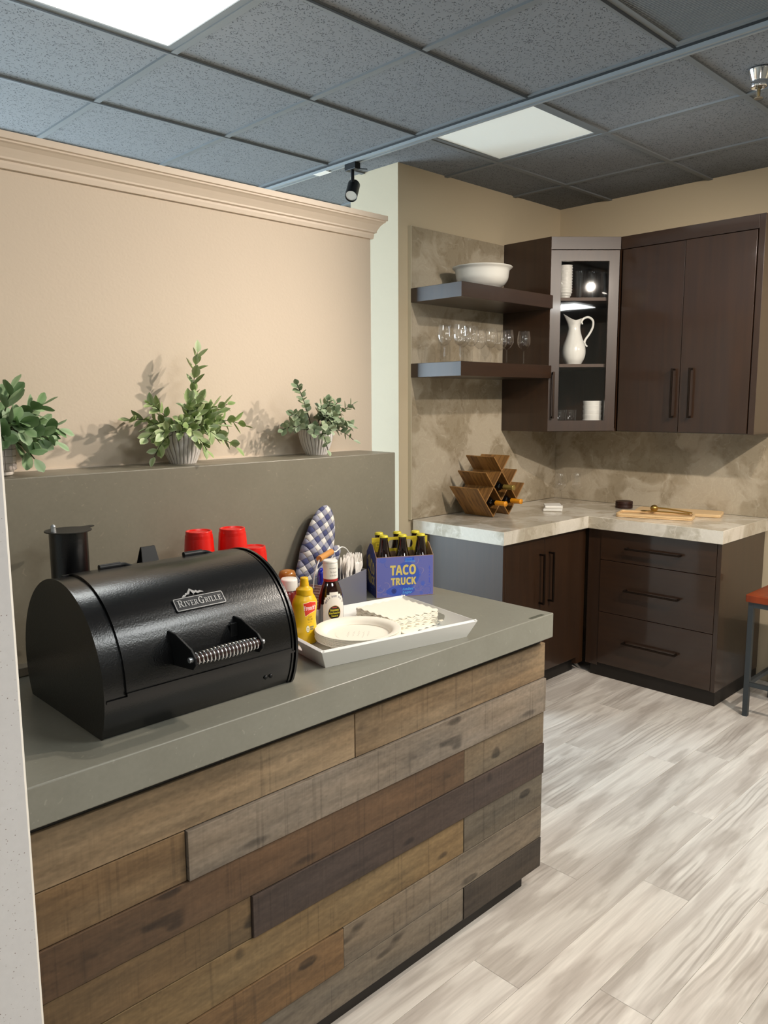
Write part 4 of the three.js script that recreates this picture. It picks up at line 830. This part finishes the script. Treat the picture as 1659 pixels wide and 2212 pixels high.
// plastic forks: white, standing in bundles; blue bottle between them
{
  const fm = mat({ color: 0xefe8e0, roughness: 0.3 });
  const fork = () => {
    const s = new THREE.Shape();
    s.moveTo(-0.0045, 0); s.lineTo(0.0045, 0); s.lineTo(0.004, 0.09); s.bezierCurveTo(0.006, 0.102, 0.012, 0.104, 0.012, 0.116); s.lineTo(0.0115, 0.148);
    for (let k = 3; k >= 0; k--) { const x = -0.0115 + k * 0.0065; s.lineTo(x + 0.0035, 0.148); s.lineTo(x + 0.0017, 0.151); s.lineTo(x, 0.148); if (k > 0) { s.lineTo(x, 0.126); s.lineTo(x - 0.003, 0.126); } }
    s.lineTo(-0.012, 0.116); s.bezierCurveTo(-0.012, 0.104, -0.006, 0.102, -0.004, 0.09); s.closePath();
    const g = new THREE.ExtrudeGeometry(s, { depth: 0.0016, bevelEnabled: false, curveSegments: 4 });
    const p = g.attributes.position; for (let i = 0; i < p.count; i++) { const y = p.getY(i); p.setZ(i, p.getZ(i) + 0.012 * Math.sin(Math.max(0, y - 0.06) / 0.09 * 2.2) - 0.0015 * Math.cos(p.getX(i) * 180)); }
    g.computeVertexNormals(); return g;
  };
  const knife = () => { const g = extrude(roundRect(0.0135, 0.155, 0.006, 4, 0, 0.0775), 0.0018, 0.0004); return g; };
  const spoonG = (() => { const s = new THREE.Shape(); s.moveTo(-0.0045, 0); s.lineTo(0.0045, 0); s.lineTo(0.004, 0.1); s.bezierCurveTo(0.017, 0.112, 0.016, 0.15, 0, 0.152); s.bezierCurveTo(-0.016, 0.15, -0.017, 0.112, -0.004, 0.1); s.closePath(); const g = new THREE.ExtrudeGeometry(s, { depth: 0.0016, bevelEnabled: false, curveSegments: 10 }); const p = g.attributes.position; for (let i = 0; i < p.count; i++) { const y = p.getY(i), k = sstep(0.1, 0.125, y); p.setZ(i, p.getZ(i) + k * (p.getX(i) * p.getX(i) * 26 + Math.pow(y - 0.126, 2) * 8)); } g.computeVertexNormals(); return g; })();
  const FG = fork(), KG = knife(), r = rng(33);
  for (let k = 0; k < 6; k++) { const o = solo('plastic_knife', 'white plastic knife in the left bundle inside the metal caddy', 'knife', KG, fm, cad(0.047 + k * 0.0085, -0.02 - 0.003 * (k % 2), 0.004), CAD.turn - 0.9, 'white plastic knives in the caddy'); o.rotation.order = 'YXZ'; o.rotation.x = 0.05; }
  for (let k = 0; k < 9; k++) { const o = solo('plastic_fork', 'white plastic fork standing in the right half of the metal caddy', 'fork', FG, fm, cad(0.205 + (k % 3) * 0.012, -0.016 - Math.floor(k / 3) * 0.018, 0.006 + r() * 0.006), CAD.turn - 0.25 + (r() - 0.5) * 0.5, 'white plastic forks in the caddy'); o.rotation.order = 'YXZ'; o.rotation.x = -0.08; o.rotation.z = -0.1 + (r() - 0.5) * 0.16; }
  for (let k = 0; k < 6; k++) { const o = solo('plastic_spoon', 'white plastic spoon in the middle of the metal caddy', 'spoon', spoonG, fm, cad(0.15 + (k % 3) * 0.014, -0.014 - Math.floor(k / 3) * 0.02, 0.004 + (k % 2) * 0.004), CAD.turn + (r() - 0.5) * 0.7, 'white plastic spoons in the caddy'); o.rotation.order = 'YXZ'; o.rotation.z = -0.08 + (r() - 0.5) * 0.14; o.rotation.x = -0.05; }
  const bb = thing('blue_bottle', 'glossy blue oval bottle standing in the left end of the caddy', 'bottle', cad(0.024, -0.03, 0.0035), CAD.turn + 0.3);
  part(bb, 'body', ovalLathe([[0, 0], ...smoothPts([[0.016, 0], [0.018, 0.004], [0.019, 0.08], [0.02, 0.115], [0.017, 0.138], [0.008, 0.148], [0.0005, 0.149]], 30)], 1, 0.72), mat({ color: 0x14219a, roughness: 0.14, clearcoat: 0.8, clearcoatRoughness: 0.06 }));
  part(bb, 'label', wrapLabel(() => 0.0197, 1, 0.72, 0.098, 0.116, -0.5, 0.3, 0.0006), mat({ color: 0xdfe0ea, roughness: 0.4 }));
}
// oven mitt leaning on the splashback
{
  const ging = tex(256, 256, (u, v) => { const a = u < 0.5 ? 1 : 0, b = v < 0.5 ? 1 : 0, k = (a + b) / 2, w = 10 * (fbm(N3, u * 60, v * 60, 60, 60, 2) - 0.5); const c = mixc([226, 221, 214], [74, 78, 118], k); return [c[0] + w, c[1] + w, c[2] + w]; });
  const quilt = tex(256, 256, (u, v) => 255 * Math.min(1, Math.pow(Math.abs(Math.sin(u * Math.PI * 2)) * Math.abs(Math.sin(v * Math.PI * 2)), 0.35)), false);
  const mm = mat({ map: ging, bumpMap: quilt, bumpScale: 0.004, roughness: 0.9 });
  const loft = (spine, n = 36, m = 28) => {
    // spine entries: [along, offset across, half width, half thickness]
    const c = new THREE.CatmullRomCurve3(spine.map(([a, o, w]) => new THREE.Vector3(o, a, w))), d = new THREE.CatmullRomCurve3(spine.map(([a, o, w, h]) => new THREE.Vector3(h, 0, 0)));
    const pos = [], uv = [], idx = [];
    for (let j = 0; j <= n; j++) { const p = c.getPoint(j / n), h = d.getPoint(j / n).x; for (let i = 0; i <= m; i++) { const q = i / m * 2 * Math.PI, cx = Math.sign(Math.cos(q)) * Math.pow(Math.abs(Math.cos(q)), 0.85), x = p.x + cx * p.z, z = Math.sin(q) * h; pos.push(x, p.y, z); const U = x, V = p.y; uv.push((U + V) / 0.05, (V - U) / 0.05); } }
    for (let j = 0; j < n; j++) for (let i = 0; i < m; i++) { const a = j * (m + 1) + i; idx.push(a, a + m + 1, a + m + 2, a, a + m + 2, a + 1); }
    const g = new THREE.BufferGeometry(); g.setAttribute('position', new THREE.Float32BufferAttribute(pos, 3)); g.setAttribute('uv', new THREE.Float32BufferAttribute(uv, 2)); g.setIndex(idx); g.computeVertexNormals(); return g;
  };
  const t = thing('oven_mitt', 'blue and white checked oven mitt leaning on the splashback behind the caddy', 'oven mitt', [1.507, TOP + 0.024, -1.898]);
  t.rotation.order = 'YXZ'; t.rotation.y = 0.0; t.rotation.z = -0.29; t.rotation.x = 0;
  part(t, 'hand', loft([[0, 0, 0.062, 0.016], [0.06, 0, 0.066, 0.02], [0.12, 0, 0.065, 0.022], [0.18, 0.001, 0.06, 0.022], [0.238, 0.001, 0.049, 0.019], [0.274, 0.0, 0.034, 0.014], [0.294, 0, 0.016, 0.008], [0.301, 0, 0.0008, 0.0008]]), mm);
  const th = part(t, 'thumb', loft([[0, 0, 0.028, 0.014], [0.03, 0, 0.027, 0.015], [0.06, 0, 0.023, 0.013], [0.082, 0, 0.014, 0.009], [0.092, 0, 0.0008, 0.0008]], 20, 20), mm, [0.045, 0.1, 0.004], [0, 0, -0.42]);
  part(t, 'cuff_binding', loft([[-0.006, 0, 0.0635, 0.0172], [0.006, 0, 0.0645, 0.0185], [0.012, 0, 0.0642, 0.018]], 4, 28), mat({ color: 0xe7e3dc, roughness: 0.85 }));
}
// ---------------------------------------------------------------- six-pack
{
  const A = [1.723, -1.809], turn = Math.atan2(-0.095, 0.172), W = 0.196, D = 0.124, H = 0.135;     // front left corner, x along the front
  const t = thing('beer_carton', 'blue and violet cardboard six-pack carrier with yellow lettering', 'carton', [A[0], TOP + 0.0005, A[1]], turn);
  const c = Math.cos(turn), s = Math.sin(turn), at = (u, v, y) => [A[0] + u * c + v * s, TOP + y, A[1] - u * s + v * c];
  const lino = (cx, w, h, seed, dark) => {
    const r = rng(seed); cx.fillStyle = dark ? '#3a448c' : '#6c70b8'; cx.fillRect(0, 0, w, h);
    cx.lineWidth = 7;
    for (let k = 0; k < 46; k++) { cx.strokeStyle = ['#8a7fb6', '#5666bd', '#9a8cae', '#4a60c0'][k % 4]; cx.beginPath(); const x = r() * w, y = r() * h, q = 14 + r() * 60, a0 = r() * 6.28; cx.arc(x, y, q, a0, a0 + 1.5 + r() * 2.5); cx.stroke(); }
    cx.fillStyle = '#3f62cf'; for (let k = 0; k < 8; k++) { cx.globalAlpha = 0.35; cx.beginPath(); cx.arc(r() * w, r() * h, 20 + r() * 40, 0, 7); cx.fill(); } cx.globalAlpha = 1;
  };
  const big = (cx, txt, x, y, size, sq = 0.78) => { cx.save(); cx.translate(x, y); cx.scale(sq, 1); cx.font = `bold ${size}px sans-serif`; cx.textAlign = 'center'; cx.lineJoin = 'round'; cx.strokeStyle = '#2a3560'; cx.lineWidth = 12; cx.fillStyle = '#2a3560'; cx.fillText(txt, 9, 8); cx.strokeStyle = '#e6cf74'; cx.lineWidth = 9; cx.strokeText(txt, 0, 0); cx.fillStyle = '#e6cf74'; cx.fillText(txt, 0, 0); cx.restore(); };
  const frontTex = canvas(1024, 704, (cx, w, h) => {
    lino(cx, w, h, 4, false);
    cx.fillStyle = '#3459c4'; cx.beginPath(); cx.ellipse(540, 330, 230, 230, 0, 0, 7); cx.globalAlpha = 0.75; cx.fill(); cx.globalAlpha = 1;
    cx.fillStyle = '#2f55cb'; cx.fillRect(505, 26, 170, 60); cx.beginPath(); cx.ellipse(430, 600, 260, 90, 0, 0, 7); cx.globalAlpha = 0.6; cx.fill(); cx.globalAlpha = 1;
    cx.fillStyle = '#58a6e6'; cx.font = 'italic bold 44px serif'; cx.textAlign = 'center'; cx.fillText('Avery', 575, 62); cx.fillText('Brewing', 600, 100);
    big(cx, 'TACO', 480, 320, 232); big(cx, 'TRUCK', 484, 494, 168, 0.84);
    cx.fillStyle = '#1b2a78'; cx.beginPath(); cx.arc(312, 600, 44, 0, 7); cx.fill(); cx.strokeStyle = '#6a78c8'; cx.lineWidth = 4; cx.beginPath(); cx.arc(312, 600, 32, 0, 7); cx.stroke(); cx.fillStyle = '#6a78c8'; cx.font = 'bold 24px sans-serif'; cx.fillText('TT', 312, 609);
    cx.fillStyle = '#62b8ee'; cx.font = 'italic bold 58px serif'; cx.fillText('Amber', 560, 592); cx.fillText('Lager', 545, 652);
    cx.save(); cx.translate(962, 340); cx.rotate(-Math.PI / 2); cx.fillStyle = '#2148d0'; cx.font = 'bold 28px monospace'; cx.fillText('BREWED IN COLORADO', 0, 0); cx.restore();
    cx.strokeStyle = '#b08a80'; cx.lineWidth = 7; cx.strokeRect(3, 3, w - 6, h - 6);
  });
  const sideTex = canvas(640, 704, (cx, w, h) => { lino(cx, w, h, 9, true); cx.fillStyle = '#22307a'; cx.fillRect(0, 540, w, 164); big(cx, 'TACO', 300, 330, 250, 0.72); big(cx, 'TRUCK', 300, 510, 190, 0.74); cx.fillStyle = '#4a78c8'; cx.font = 'italic bold 44px serif'; cx.textAlign = 'center'; cx.fillText('Amber', 320, 590); cx.fillText('Lager', 310, 640); cx.save(); cx.translate(590, 320); cx.rotate(-Math.PI / 2); cx.fillStyle = '#16225e'; cx.font = 'bold 30px monospace'; cx.fillText('AMBER LAGER', 0, 0); cx.restore(); });
  const kraft = mat({ color: 0xa98767, roughness: 0.8 }), fm = mat({ map: frontTex, roughness: 0.5 }), sm = mat({ map: sideTex, roughness: 0.5 });
  const T = 0.0015;
  const face = (w, h) => new THREE.PlaneGeometry(w, h);
  part(t, 'front_panel', box(0, 0, -T, W, H, 0), kraft);
  part(t, 'front_print', face(W - 0.0004, H - 0.0004).translate(W / 2, H / 2, 0.0003), fm);
  part(t, 'back_panel', box(0, 0, -D, W, H, -D + T), kraft);
  part(t, 'bottom', box(0, 0, -D + T, W, T, -T), kraft);
  // sides rise to the middle
  const sidePts = [[0, 0], [D, 0], [D, H], [D * 0.62, H + 0.035], [D * 0.38, H + 0.035], [0, H]];
  const side = (x) => { const g = extrude(sidePts, T); g.rotateY(Math.PI / 2); g.translate(x, 0, 0); return g; };
  part(t, 'side_panel', side(0), kraft); part(t, 'side_panel', side(W - T), kraft);
  part(t, 'side_print', (() => { const sh2 = new THREE.ShapeGeometry(new THREE.Shape(sidePts.map(([a, b]) => new THREE.Vector2(a, b)))); const p = sh2.attributes.position, uv = sh2.attributes.uv; for (let i = 0; i < p.count; i++) uv.setXY(i, p.getX(i) / D, Math.min(1, p.getY(i) / H)); sh2.translate(-D, 0, 0); sh2.rotateY(-Math.PI / 2); sh2.translate(-0.0004, 0, 0); return sh2; })(), sm);
  // handle: central board with a grip hole
  const HH = 0.19, hole = roundRect(0.085, 0.028, 0.011, 5, W / 2 + 0.002, 0.166);
  const hb = part(t, 'handle_board', extrude([[T, 0.02], [W - T, 0.02], [W - T, HH], [T, HH]], T, 0, [hole.slice().reverse()]).translate(0, 0, -D / 2), kraft);
  const yb = mat({ color: 0xd9c22e, roughness: 0.5 });
  part(hb, 'yellow_band', extrude([[T, 0.142], [W - T, 0.142], [W - T, HH], [T, HH]], 0.0004, 0, [roundRect(0.085, 0.028, 0.011, 5, W / 2 + 0.002, 0.166).reverse()]).translate(0, 0, -D / 2 + T), yb);
  const tag = canvas(128, 96, (cx, w, h) => { cx.fillStyle = '#d9c22e'; cx.fillRect(0, 0, w, h); cx.strokeStyle = '#8a7a20'; cx.lineWidth = 5; cx.strokeRect(8, 12, w - 16, h - 24); cx.fillStyle = '#7a6c1c'; cx.font = 'bold 36px sans-serif'; cx.textAlign = 'center'; cx.fillText('DUO', 64, 62); });
  part(hb, 'band_print', face(0.034, 0.024).translate(0.029, 0.166, -D / 2 + T + 0.0008), mat({ map: tag, roughness: 0.5 }));
  // bottles
  const bg = lathe(smoothPts([[0.0, 0.002], [0.026, 0], [0.0295, 0.006], [0.0295, 0.06], [0.0295, 0.108], [0.027, 0.122], [0.0195, 0.148], [0.0148, 0.175], [0.0132, 0.188], [0.0136, 0.19], [0.0136, 0.1935], [0.013, 0.194]], 60), 28);
  const capG = (() => { const g = lathe([[0, 0.2005], [0.011, 0.2005], [0.0135, 0.199], [0.0152, 0.1935], [0.0142, 0.193]], 42), p = g.attributes.position; for (let i = 0; i < p.count; i++) if (p.getY(i) < 0.197) { const a = Math.atan2(p.getZ(i), p.getX(i)), k = 1 + 0.035 * Math.cos(a * 21); p.setX(i, p.getX(i) * k); p.setZ(i, p.getZ(i) * k); } g.computeVertexNormals(); return g; })();
  const brown = mat({ color: 0x1a0b05, roughness: 0.07, clearcoat: 1, clearcoatRoughness: 0.03 }), cy = mat({ color: 0xe0cf36, roughness: 0.35 });
  let b0 = null;
  const nm = [['left', 'middle', 'right']][0];
  for (const row of [0, 1]) for (let k = 0; k < 3; k++) {
    const p = at(0.0345 + k * 0.0638, row ? -D + 0.0315 : -0.0315, 0.0025), lab = `${nm[k]} brown beer bottle with yellow cap in the ${row ? 'back' : 'front'} row of the carton`;
    if (!b0) { b0 = thing('beer_bottle', lab, 'beer bottle', p, turn, 'beer bottles in the six-pack'); part(b0, 'glass_body', bg, brown); part(b0, 'crown_cap', capG, cy); } else copy(b0, p, turn + k, lab);
  }
}
// ---------------------------------------------------------------- potted plants on the ledge
function leafGeo(len, wid, fold, curl, tipRound, edge, mid) {
  const n = 5, pos = [], col = [], idx = [];
  for (let j = 0; j <= n; j++) {
    const t = j / n, w = wid / 2 * Math.pow(Math.sin(Math.PI * Math.pow(t * 0.985 + 0.008, tipRound)), tipRound > 1 ? 0.55 : 0.75), z = curl * t * t * len;
    for (const s of [-1, 0, 1]) { pos.push(s * w, t * len, z + Math.abs(s) * fold * w); const c = s === 0 ? mid : edge; col.push(c[0], c[1], c[2]); }
  }
  for (let j = 0; j < n; j++) for (let k = 0; k < 2; k++) { const a = j * 3 + k; idx.push(a, a + 1, a + 4, a, a + 4, a + 3); }
  const g = new THREE.BufferGeometry(); g.setAttribute('position', new THREE.Float32BufferAttribute(pos, 3)); g.setAttribute('color', new THREE.Float32BufferAttribute(col, 3)); g.setIndex(idx); g.computeVertexNormals(); return g;
}
function plant(t, baseY, opt) {
  const r = rng(opt.seed), geos = opt.geos, stems = [], leafMats = opt.mats;
  let count = 0;
  const total = opt.stems.reduce((q, st) => q + 2 * Math.max(3, st[2] / opt.gap) - 1, 0), gap = opt.gap * Math.max(1, total / 285);
  const Y = new THREE.Vector3(0, 1, 0);
  for (const st of opt.stems) {
    const [az, el, len, arch] = st, dir = new THREE.Vector3(Math.cos(az) * Math.cos(el), Math.sin(el), Math.sin(az) * Math.cos(el));
    const start = new THREE.Vector3(Math.cos(az) * 0.02, baseY - 0.012, Math.sin(az) * 0.02);
    const pts = []; for (let k = 0; k <= 8; k++) { const u = k / 8; const p = start.clone().addScaledVector(dir, len * u); p.y += -arch * len * u * u + 0.25 * len * u * (1 - u); if (opt.zmin !== undefined && p.z < opt.zmin) p.z = opt.zmin + (opt.zmin - p.z) * 0.15; pts.push(p); }
    const curve = new THREE.CatmullRomCurve3(pts); stems.push(new THREE.TubeGeometry(curve, 8, opt.stemR, 5));
    const n = Math.max(3, Math.round(len / gap));
    for (let k = 1; k <= n; k++) {
      const u = 0.3 + 0.7 * k / n, p = curve.getPoint(Math.min(1, u)), tg = curve.getTangent(Math.min(1, u));
      const side = new THREE.Vector3().crossVectors(tg, Y); if (side.lengthSq() < 1e-4) side.set(1, 0, 0); side.normalize(); const up = new THREE.Vector3().crossVectors(side, tg).normalize();
      const phase = k * 1.57 + r() * 0.5, last = k === n;
      for (const s of last ? [0] : [-1, 1]) {
        if (count >= 296) continue;
        const q = side.clone().multiplyScalar(Math.cos(phase) * s).addScaledVector(up, Math.sin(phase) * s);
        const d = last ? tg.clone() : tg.clone().multiplyScalar(opt.forward).addScaledVector(q, 1).add(new THREE.Vector3((r() - 0.5) * 0.4, (r() - 0.5) * 0.4 + 0.1, (r() - 0.5) * 0.4)).normalize();
        const nrm = tg.clone().addScaledVector(Y, 0.5).add(new THREE.Vector3((r() - 0.5) * 0.8, 0, (r() - 0.5) * 0.8 + 0.3)); nrm.addScaledVector(d, -nrm.dot(d)).normalize();
        const X = new THREE.Vector3().crossVectors(d, nrm).normalize();
        const m = new THREE.Matrix4().makeBasis(X, d, nrm), sc = (0.88 + 0.4 * r()) * (1 - 0.3 * Math.abs(u - 0.6));
        const o = part(t, 'leaf', geos[Math.floor(r() * geos.length)], leafMats[Math.floor(r() * leafMats.length)]);
        o.quaternion.setFromRotationMatrix(m); o.scale.setScalar(sc); o.position.copy(p);
        // keep leaves on this side of the wall
        const tip = p.clone().addScaledVector(d, opt.leafLen * sc); if (opt.zmin !== undefined && tip.z < opt.zmin - 0.006) o.position.z += opt.zmin - 0.006 - tip.z;
        count++;
      }
    }
  }
  part(t, 'stems', merge(stems), opt.stemMat);
}
const leafMat = (c) => mat({ color: c, vertexColors: true, roughness: 0.6, side: THREE.DoubleSide, transmission: 0.0 });
const stemM = mat({ color: 0x3c4326, roughness: 0.8 }), darkStem = mat({ color: 0x2c2419, roughness: 0.8 }), soilM = mat({ color: 0x2a241b, roughness: 1 });
// ribbed grey pot
function ribbedPot(h, r0, r1, ribs) {
  const g = lathe(smoothPts([[r0 * 0.96, 0], [r0 * 1.03, 0.003], [r0 + (r1 - r0) * 0.62, h * 0.38], [r0 + (r1 - r0) * 0.98, h * 0.72], [r1, h * 0.9], [r1 * 0.985, h]], 24), ribs * 8), p = g.attributes.position, col = [];
  for (let i = 0; i < p.count; i++) {
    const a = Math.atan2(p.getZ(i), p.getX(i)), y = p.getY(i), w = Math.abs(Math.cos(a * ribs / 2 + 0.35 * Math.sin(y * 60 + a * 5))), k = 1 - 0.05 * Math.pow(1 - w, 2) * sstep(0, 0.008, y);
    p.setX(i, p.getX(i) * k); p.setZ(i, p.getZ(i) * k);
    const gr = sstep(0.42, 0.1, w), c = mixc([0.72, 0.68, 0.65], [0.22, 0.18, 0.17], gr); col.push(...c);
  }
  g.setAttribute('color', new THREE.Float32BufferAttribute(col, 3)); g.computeVertexNormals(); return g;
}
const potM = mat({ color: 0xffffff, vertexColors: true, roughness: 0.7 });
const TAU = Math.PI * 2;
{
  const t = thing('potted_plant', 'bushy green faux plant in a ribbed grey pot, middle of the ledge', 'plant', [1.178, YL + 0.0005, -2.052]);
  part(t, 'pot', ribbedPot(0.094, 0.038, 0.0605, 26), potM);
  part(t, 'pot_lining', merge([lathe([[0.058, 0.094], [0.0595, 0.0945], [0.06, 0.092]], 40), lathe([[0, 0.086], [0.058, 0.086]], 30)]), soilM);
  const e = [0.52, 0.58, 0.37], m = [0.29, 0.4, 0.17];
  const geos = [leafGeo(0.037, 0.021, 0.35, 0.15, 0.92, e, m), leafGeo(0.034, 0.02, 0.2, -0.2, 0.92, e, m), leafGeo(0.039, 0.0215, 0.5, 0.3, 0.92, e, m)];
  const st = []; const r = rng(101);
  st.push([0.3, 1.42, 0.225, -0.06], [0.35, 0.5, 0.185, 0.35], [2.7, 0.72, 0.17, 0.12], [0.5, 0.05, 0.135, 0.35], [2.6, 0.0, 0.135, 0.4], [1.5, 0.1, 0.1, 0.5], [0.2, 0.7, 0.16, 0.1]);
  for (let k = 0; k < 13; k++) st.push([(k / 13 - 0.15) * TAU * 0.72 + (r() - 0.5) * 0.3, 0.3 + r() * 0.6, 0.1 + r() * 0.05, 0.2 + r() * 0.35]);
  for (let k = 0; k < 9; k++) st.push([0.6 + r() * 2, 0.8 + r() * 0.6, 0.075 + r() * 0.05, 0.05]);
  for (let k = 0; k < 8; k++) st.push([0.2 + r() * 2.7, 0.3 + r() * 0.5, 0.06 + r() * 0.03, 0.1]);
  plant(t, 0.094, { seed: 7, geos, mats: ['#ffffff', '#e4ecd0', '#fffff0', '#cfdcb8'].map(leafMat), stems: st, stemR: 0.0011, gap: 0.0165, forward: 0.75, stemMat: stemM, leafLen: 0.034, zmin: -0.06 });
}
{
  const t = thing('potted_plant', 'small-leaved faux eucalyptus in a ribbed grey pot, right of the ledge', 'plant', [1.68, YL + 0.0005, -2.052]);
  part(t, 'pot', ribbedPot(0.086, 0.036, 0.058, 28), potM);
  part(t, 'pot_lining', merge([lathe([[0.0555, 0.086], [0.057, 0.0865], [0.0575, 0.084]], 40), lathe([[0, 0.079], [0.0555, 0.079]], 30)]), soilM);
  const e = [0.44, 0.5, 0.36], m = [0.26, 0.34, 0.21];
  const geos = [leafGeo(0.025, 0.0215, 0.25, 0.1, 0.8, e, m), leafGeo(0.022, 0.02, 0.15, -0.2, 0.8, e, m), leafGeo(0.027, 0.0215, 0.4, 0.3, 0.85, e, m)];
  const st = []; const r = rng(55);
  st.push([2.75, 1.0, 0.185, 0.0], [0.3, 0.7, 0.155, 0.05], [2.8, 0.55, 0.15, 0.1], [3.1, 0.3, 0.13, 0.2], [0.6, 0.25, 0.11, 0.5], [1.9, 0.2, 0.09, 0.8]);
  for (let k = 0; k < 12; k++) st.push([(k / 12 - 0.15) * TAU * 0.72 + (r() - 0.5) * 0.3, 0.4 + r() * 0.6, 0.09 + r() * 0.045, 0.15 + r() * 0.3]);
  for (let k = 0; k < 9; k++) st.push([0.6 + r() * 2, 0.8 + r() * 0.6, 0.08 + r() * 0.045, 0.05]);
  plant(t, 0.086, { seed: 19, geos, mats: ['#ffffff', '#e6eee0', '#fffff4', '#d2dccb'].map(leafMat), stems: st, stemR: 0.0012, gap: 0.0145, forward: 0.45, stemMat: darkStem, leafLen: 0.02, zmin: -0.06 });
}
{
  const t = thing('potted_plant', 'broad-leaved faux plant in a square-tiled white pot, left edge of ledge', 'plant', [0.655, YL + 0.0005, -2.048]);
  const R = 0.052, H = 0.098;
  part(t, 'pot', lathe([[0, 0.012], [R - 0.0025, 0.012], [R - 0.0025, H], [R - 0.006, H], [R - 0.006, 0.02], [0, 0.02]], 40), mat({ color: 0xdcd3c8, roughness: 0.6 }));
  part(t, 'foot', lathe([[0, 0], [R - 0.009, 0], [R - 0.007, 0.003], [R - 0.007, 0.012], [0, 0.012]], 36), mat({ color: 0xd8d0c6, roughness: 0.6 }));
  part(t, 'soil', lathe([[0, H - 0.01], [R - 0.006, H - 0.01]], 24), soilM);
  // square tiles round the pot
  const n = 15, rows = 5, th = (H - 0.013) / rows, w = TAU / n;
  const tg = (() => { const g = new RoundedBoxGeometry(2 * R * Math.sin(w / 2) - 0.0016, th - 0.0016, 0.003, 1, 0.0008); g.translate(0, 0, R - 0.0014); return g; })();
  const tm = ['#cbbfb8', '#c4b9b3', '#d1c6bf'].map((c) => mat({ color: c, roughness: 0.55 })), r = rng(3);
  for (let j = 0; j < rows; j++) for (let k = 0; k < n; k++) part(t, 'tile', tg, tm[Math.floor(r() * 3)], [0, 0.0135 + (j + 0.5) * th, 0], [0, k * w, 0]);
  const e = [0.34, 0.45, 0.28], m = [0.23, 0.35, 0.18];
  const geos = [leafGeo(0.046, 0.031, 0.2, 0.12, 1.35, e, m), leafGeo(0.042, 0.028, 0.1, -0.18, 1.35, e, m), leafGeo(0.05, 0.032, 0.35, 0.2, 1.35, e, m)];
  const st = []; const q = rng(202);
  for (let k = 0; k < 20; k++) st.push([k / 20 * TAU + (q() - 0.5) * 0.3, 0.4 + q() * 0.55, 0.09 + q() * 0.04, 0.3 + q() * 0.25]);
  st.push([0.2, 0.42, 0.15, 0.25], [0.5, 0.25, 0.13, 0.3], [1.0, 1.2, 0.13, 0.0], [2.5, 1.1, 0.14, 0], [0.35, 0.8, 0.14, 0.12], [0.9, 0.1, 0.09, 0.6]);
  plant(t, H, { seed: 3, geos, mats: ['#ffffff', '#e6f0dc', '#d8e6cc'].map(leafMat), stems: st, stemR: 0.0016, gap: 0.024, forward: 0.9, stemMat: stemM, leafLen: 0.045, zmin: -0.058 });
}
scene.traverse((o) => { if (o.isMesh) { o.castShadow = true; o.receiveShadow = true; } });
renderer.render(scene, camera);
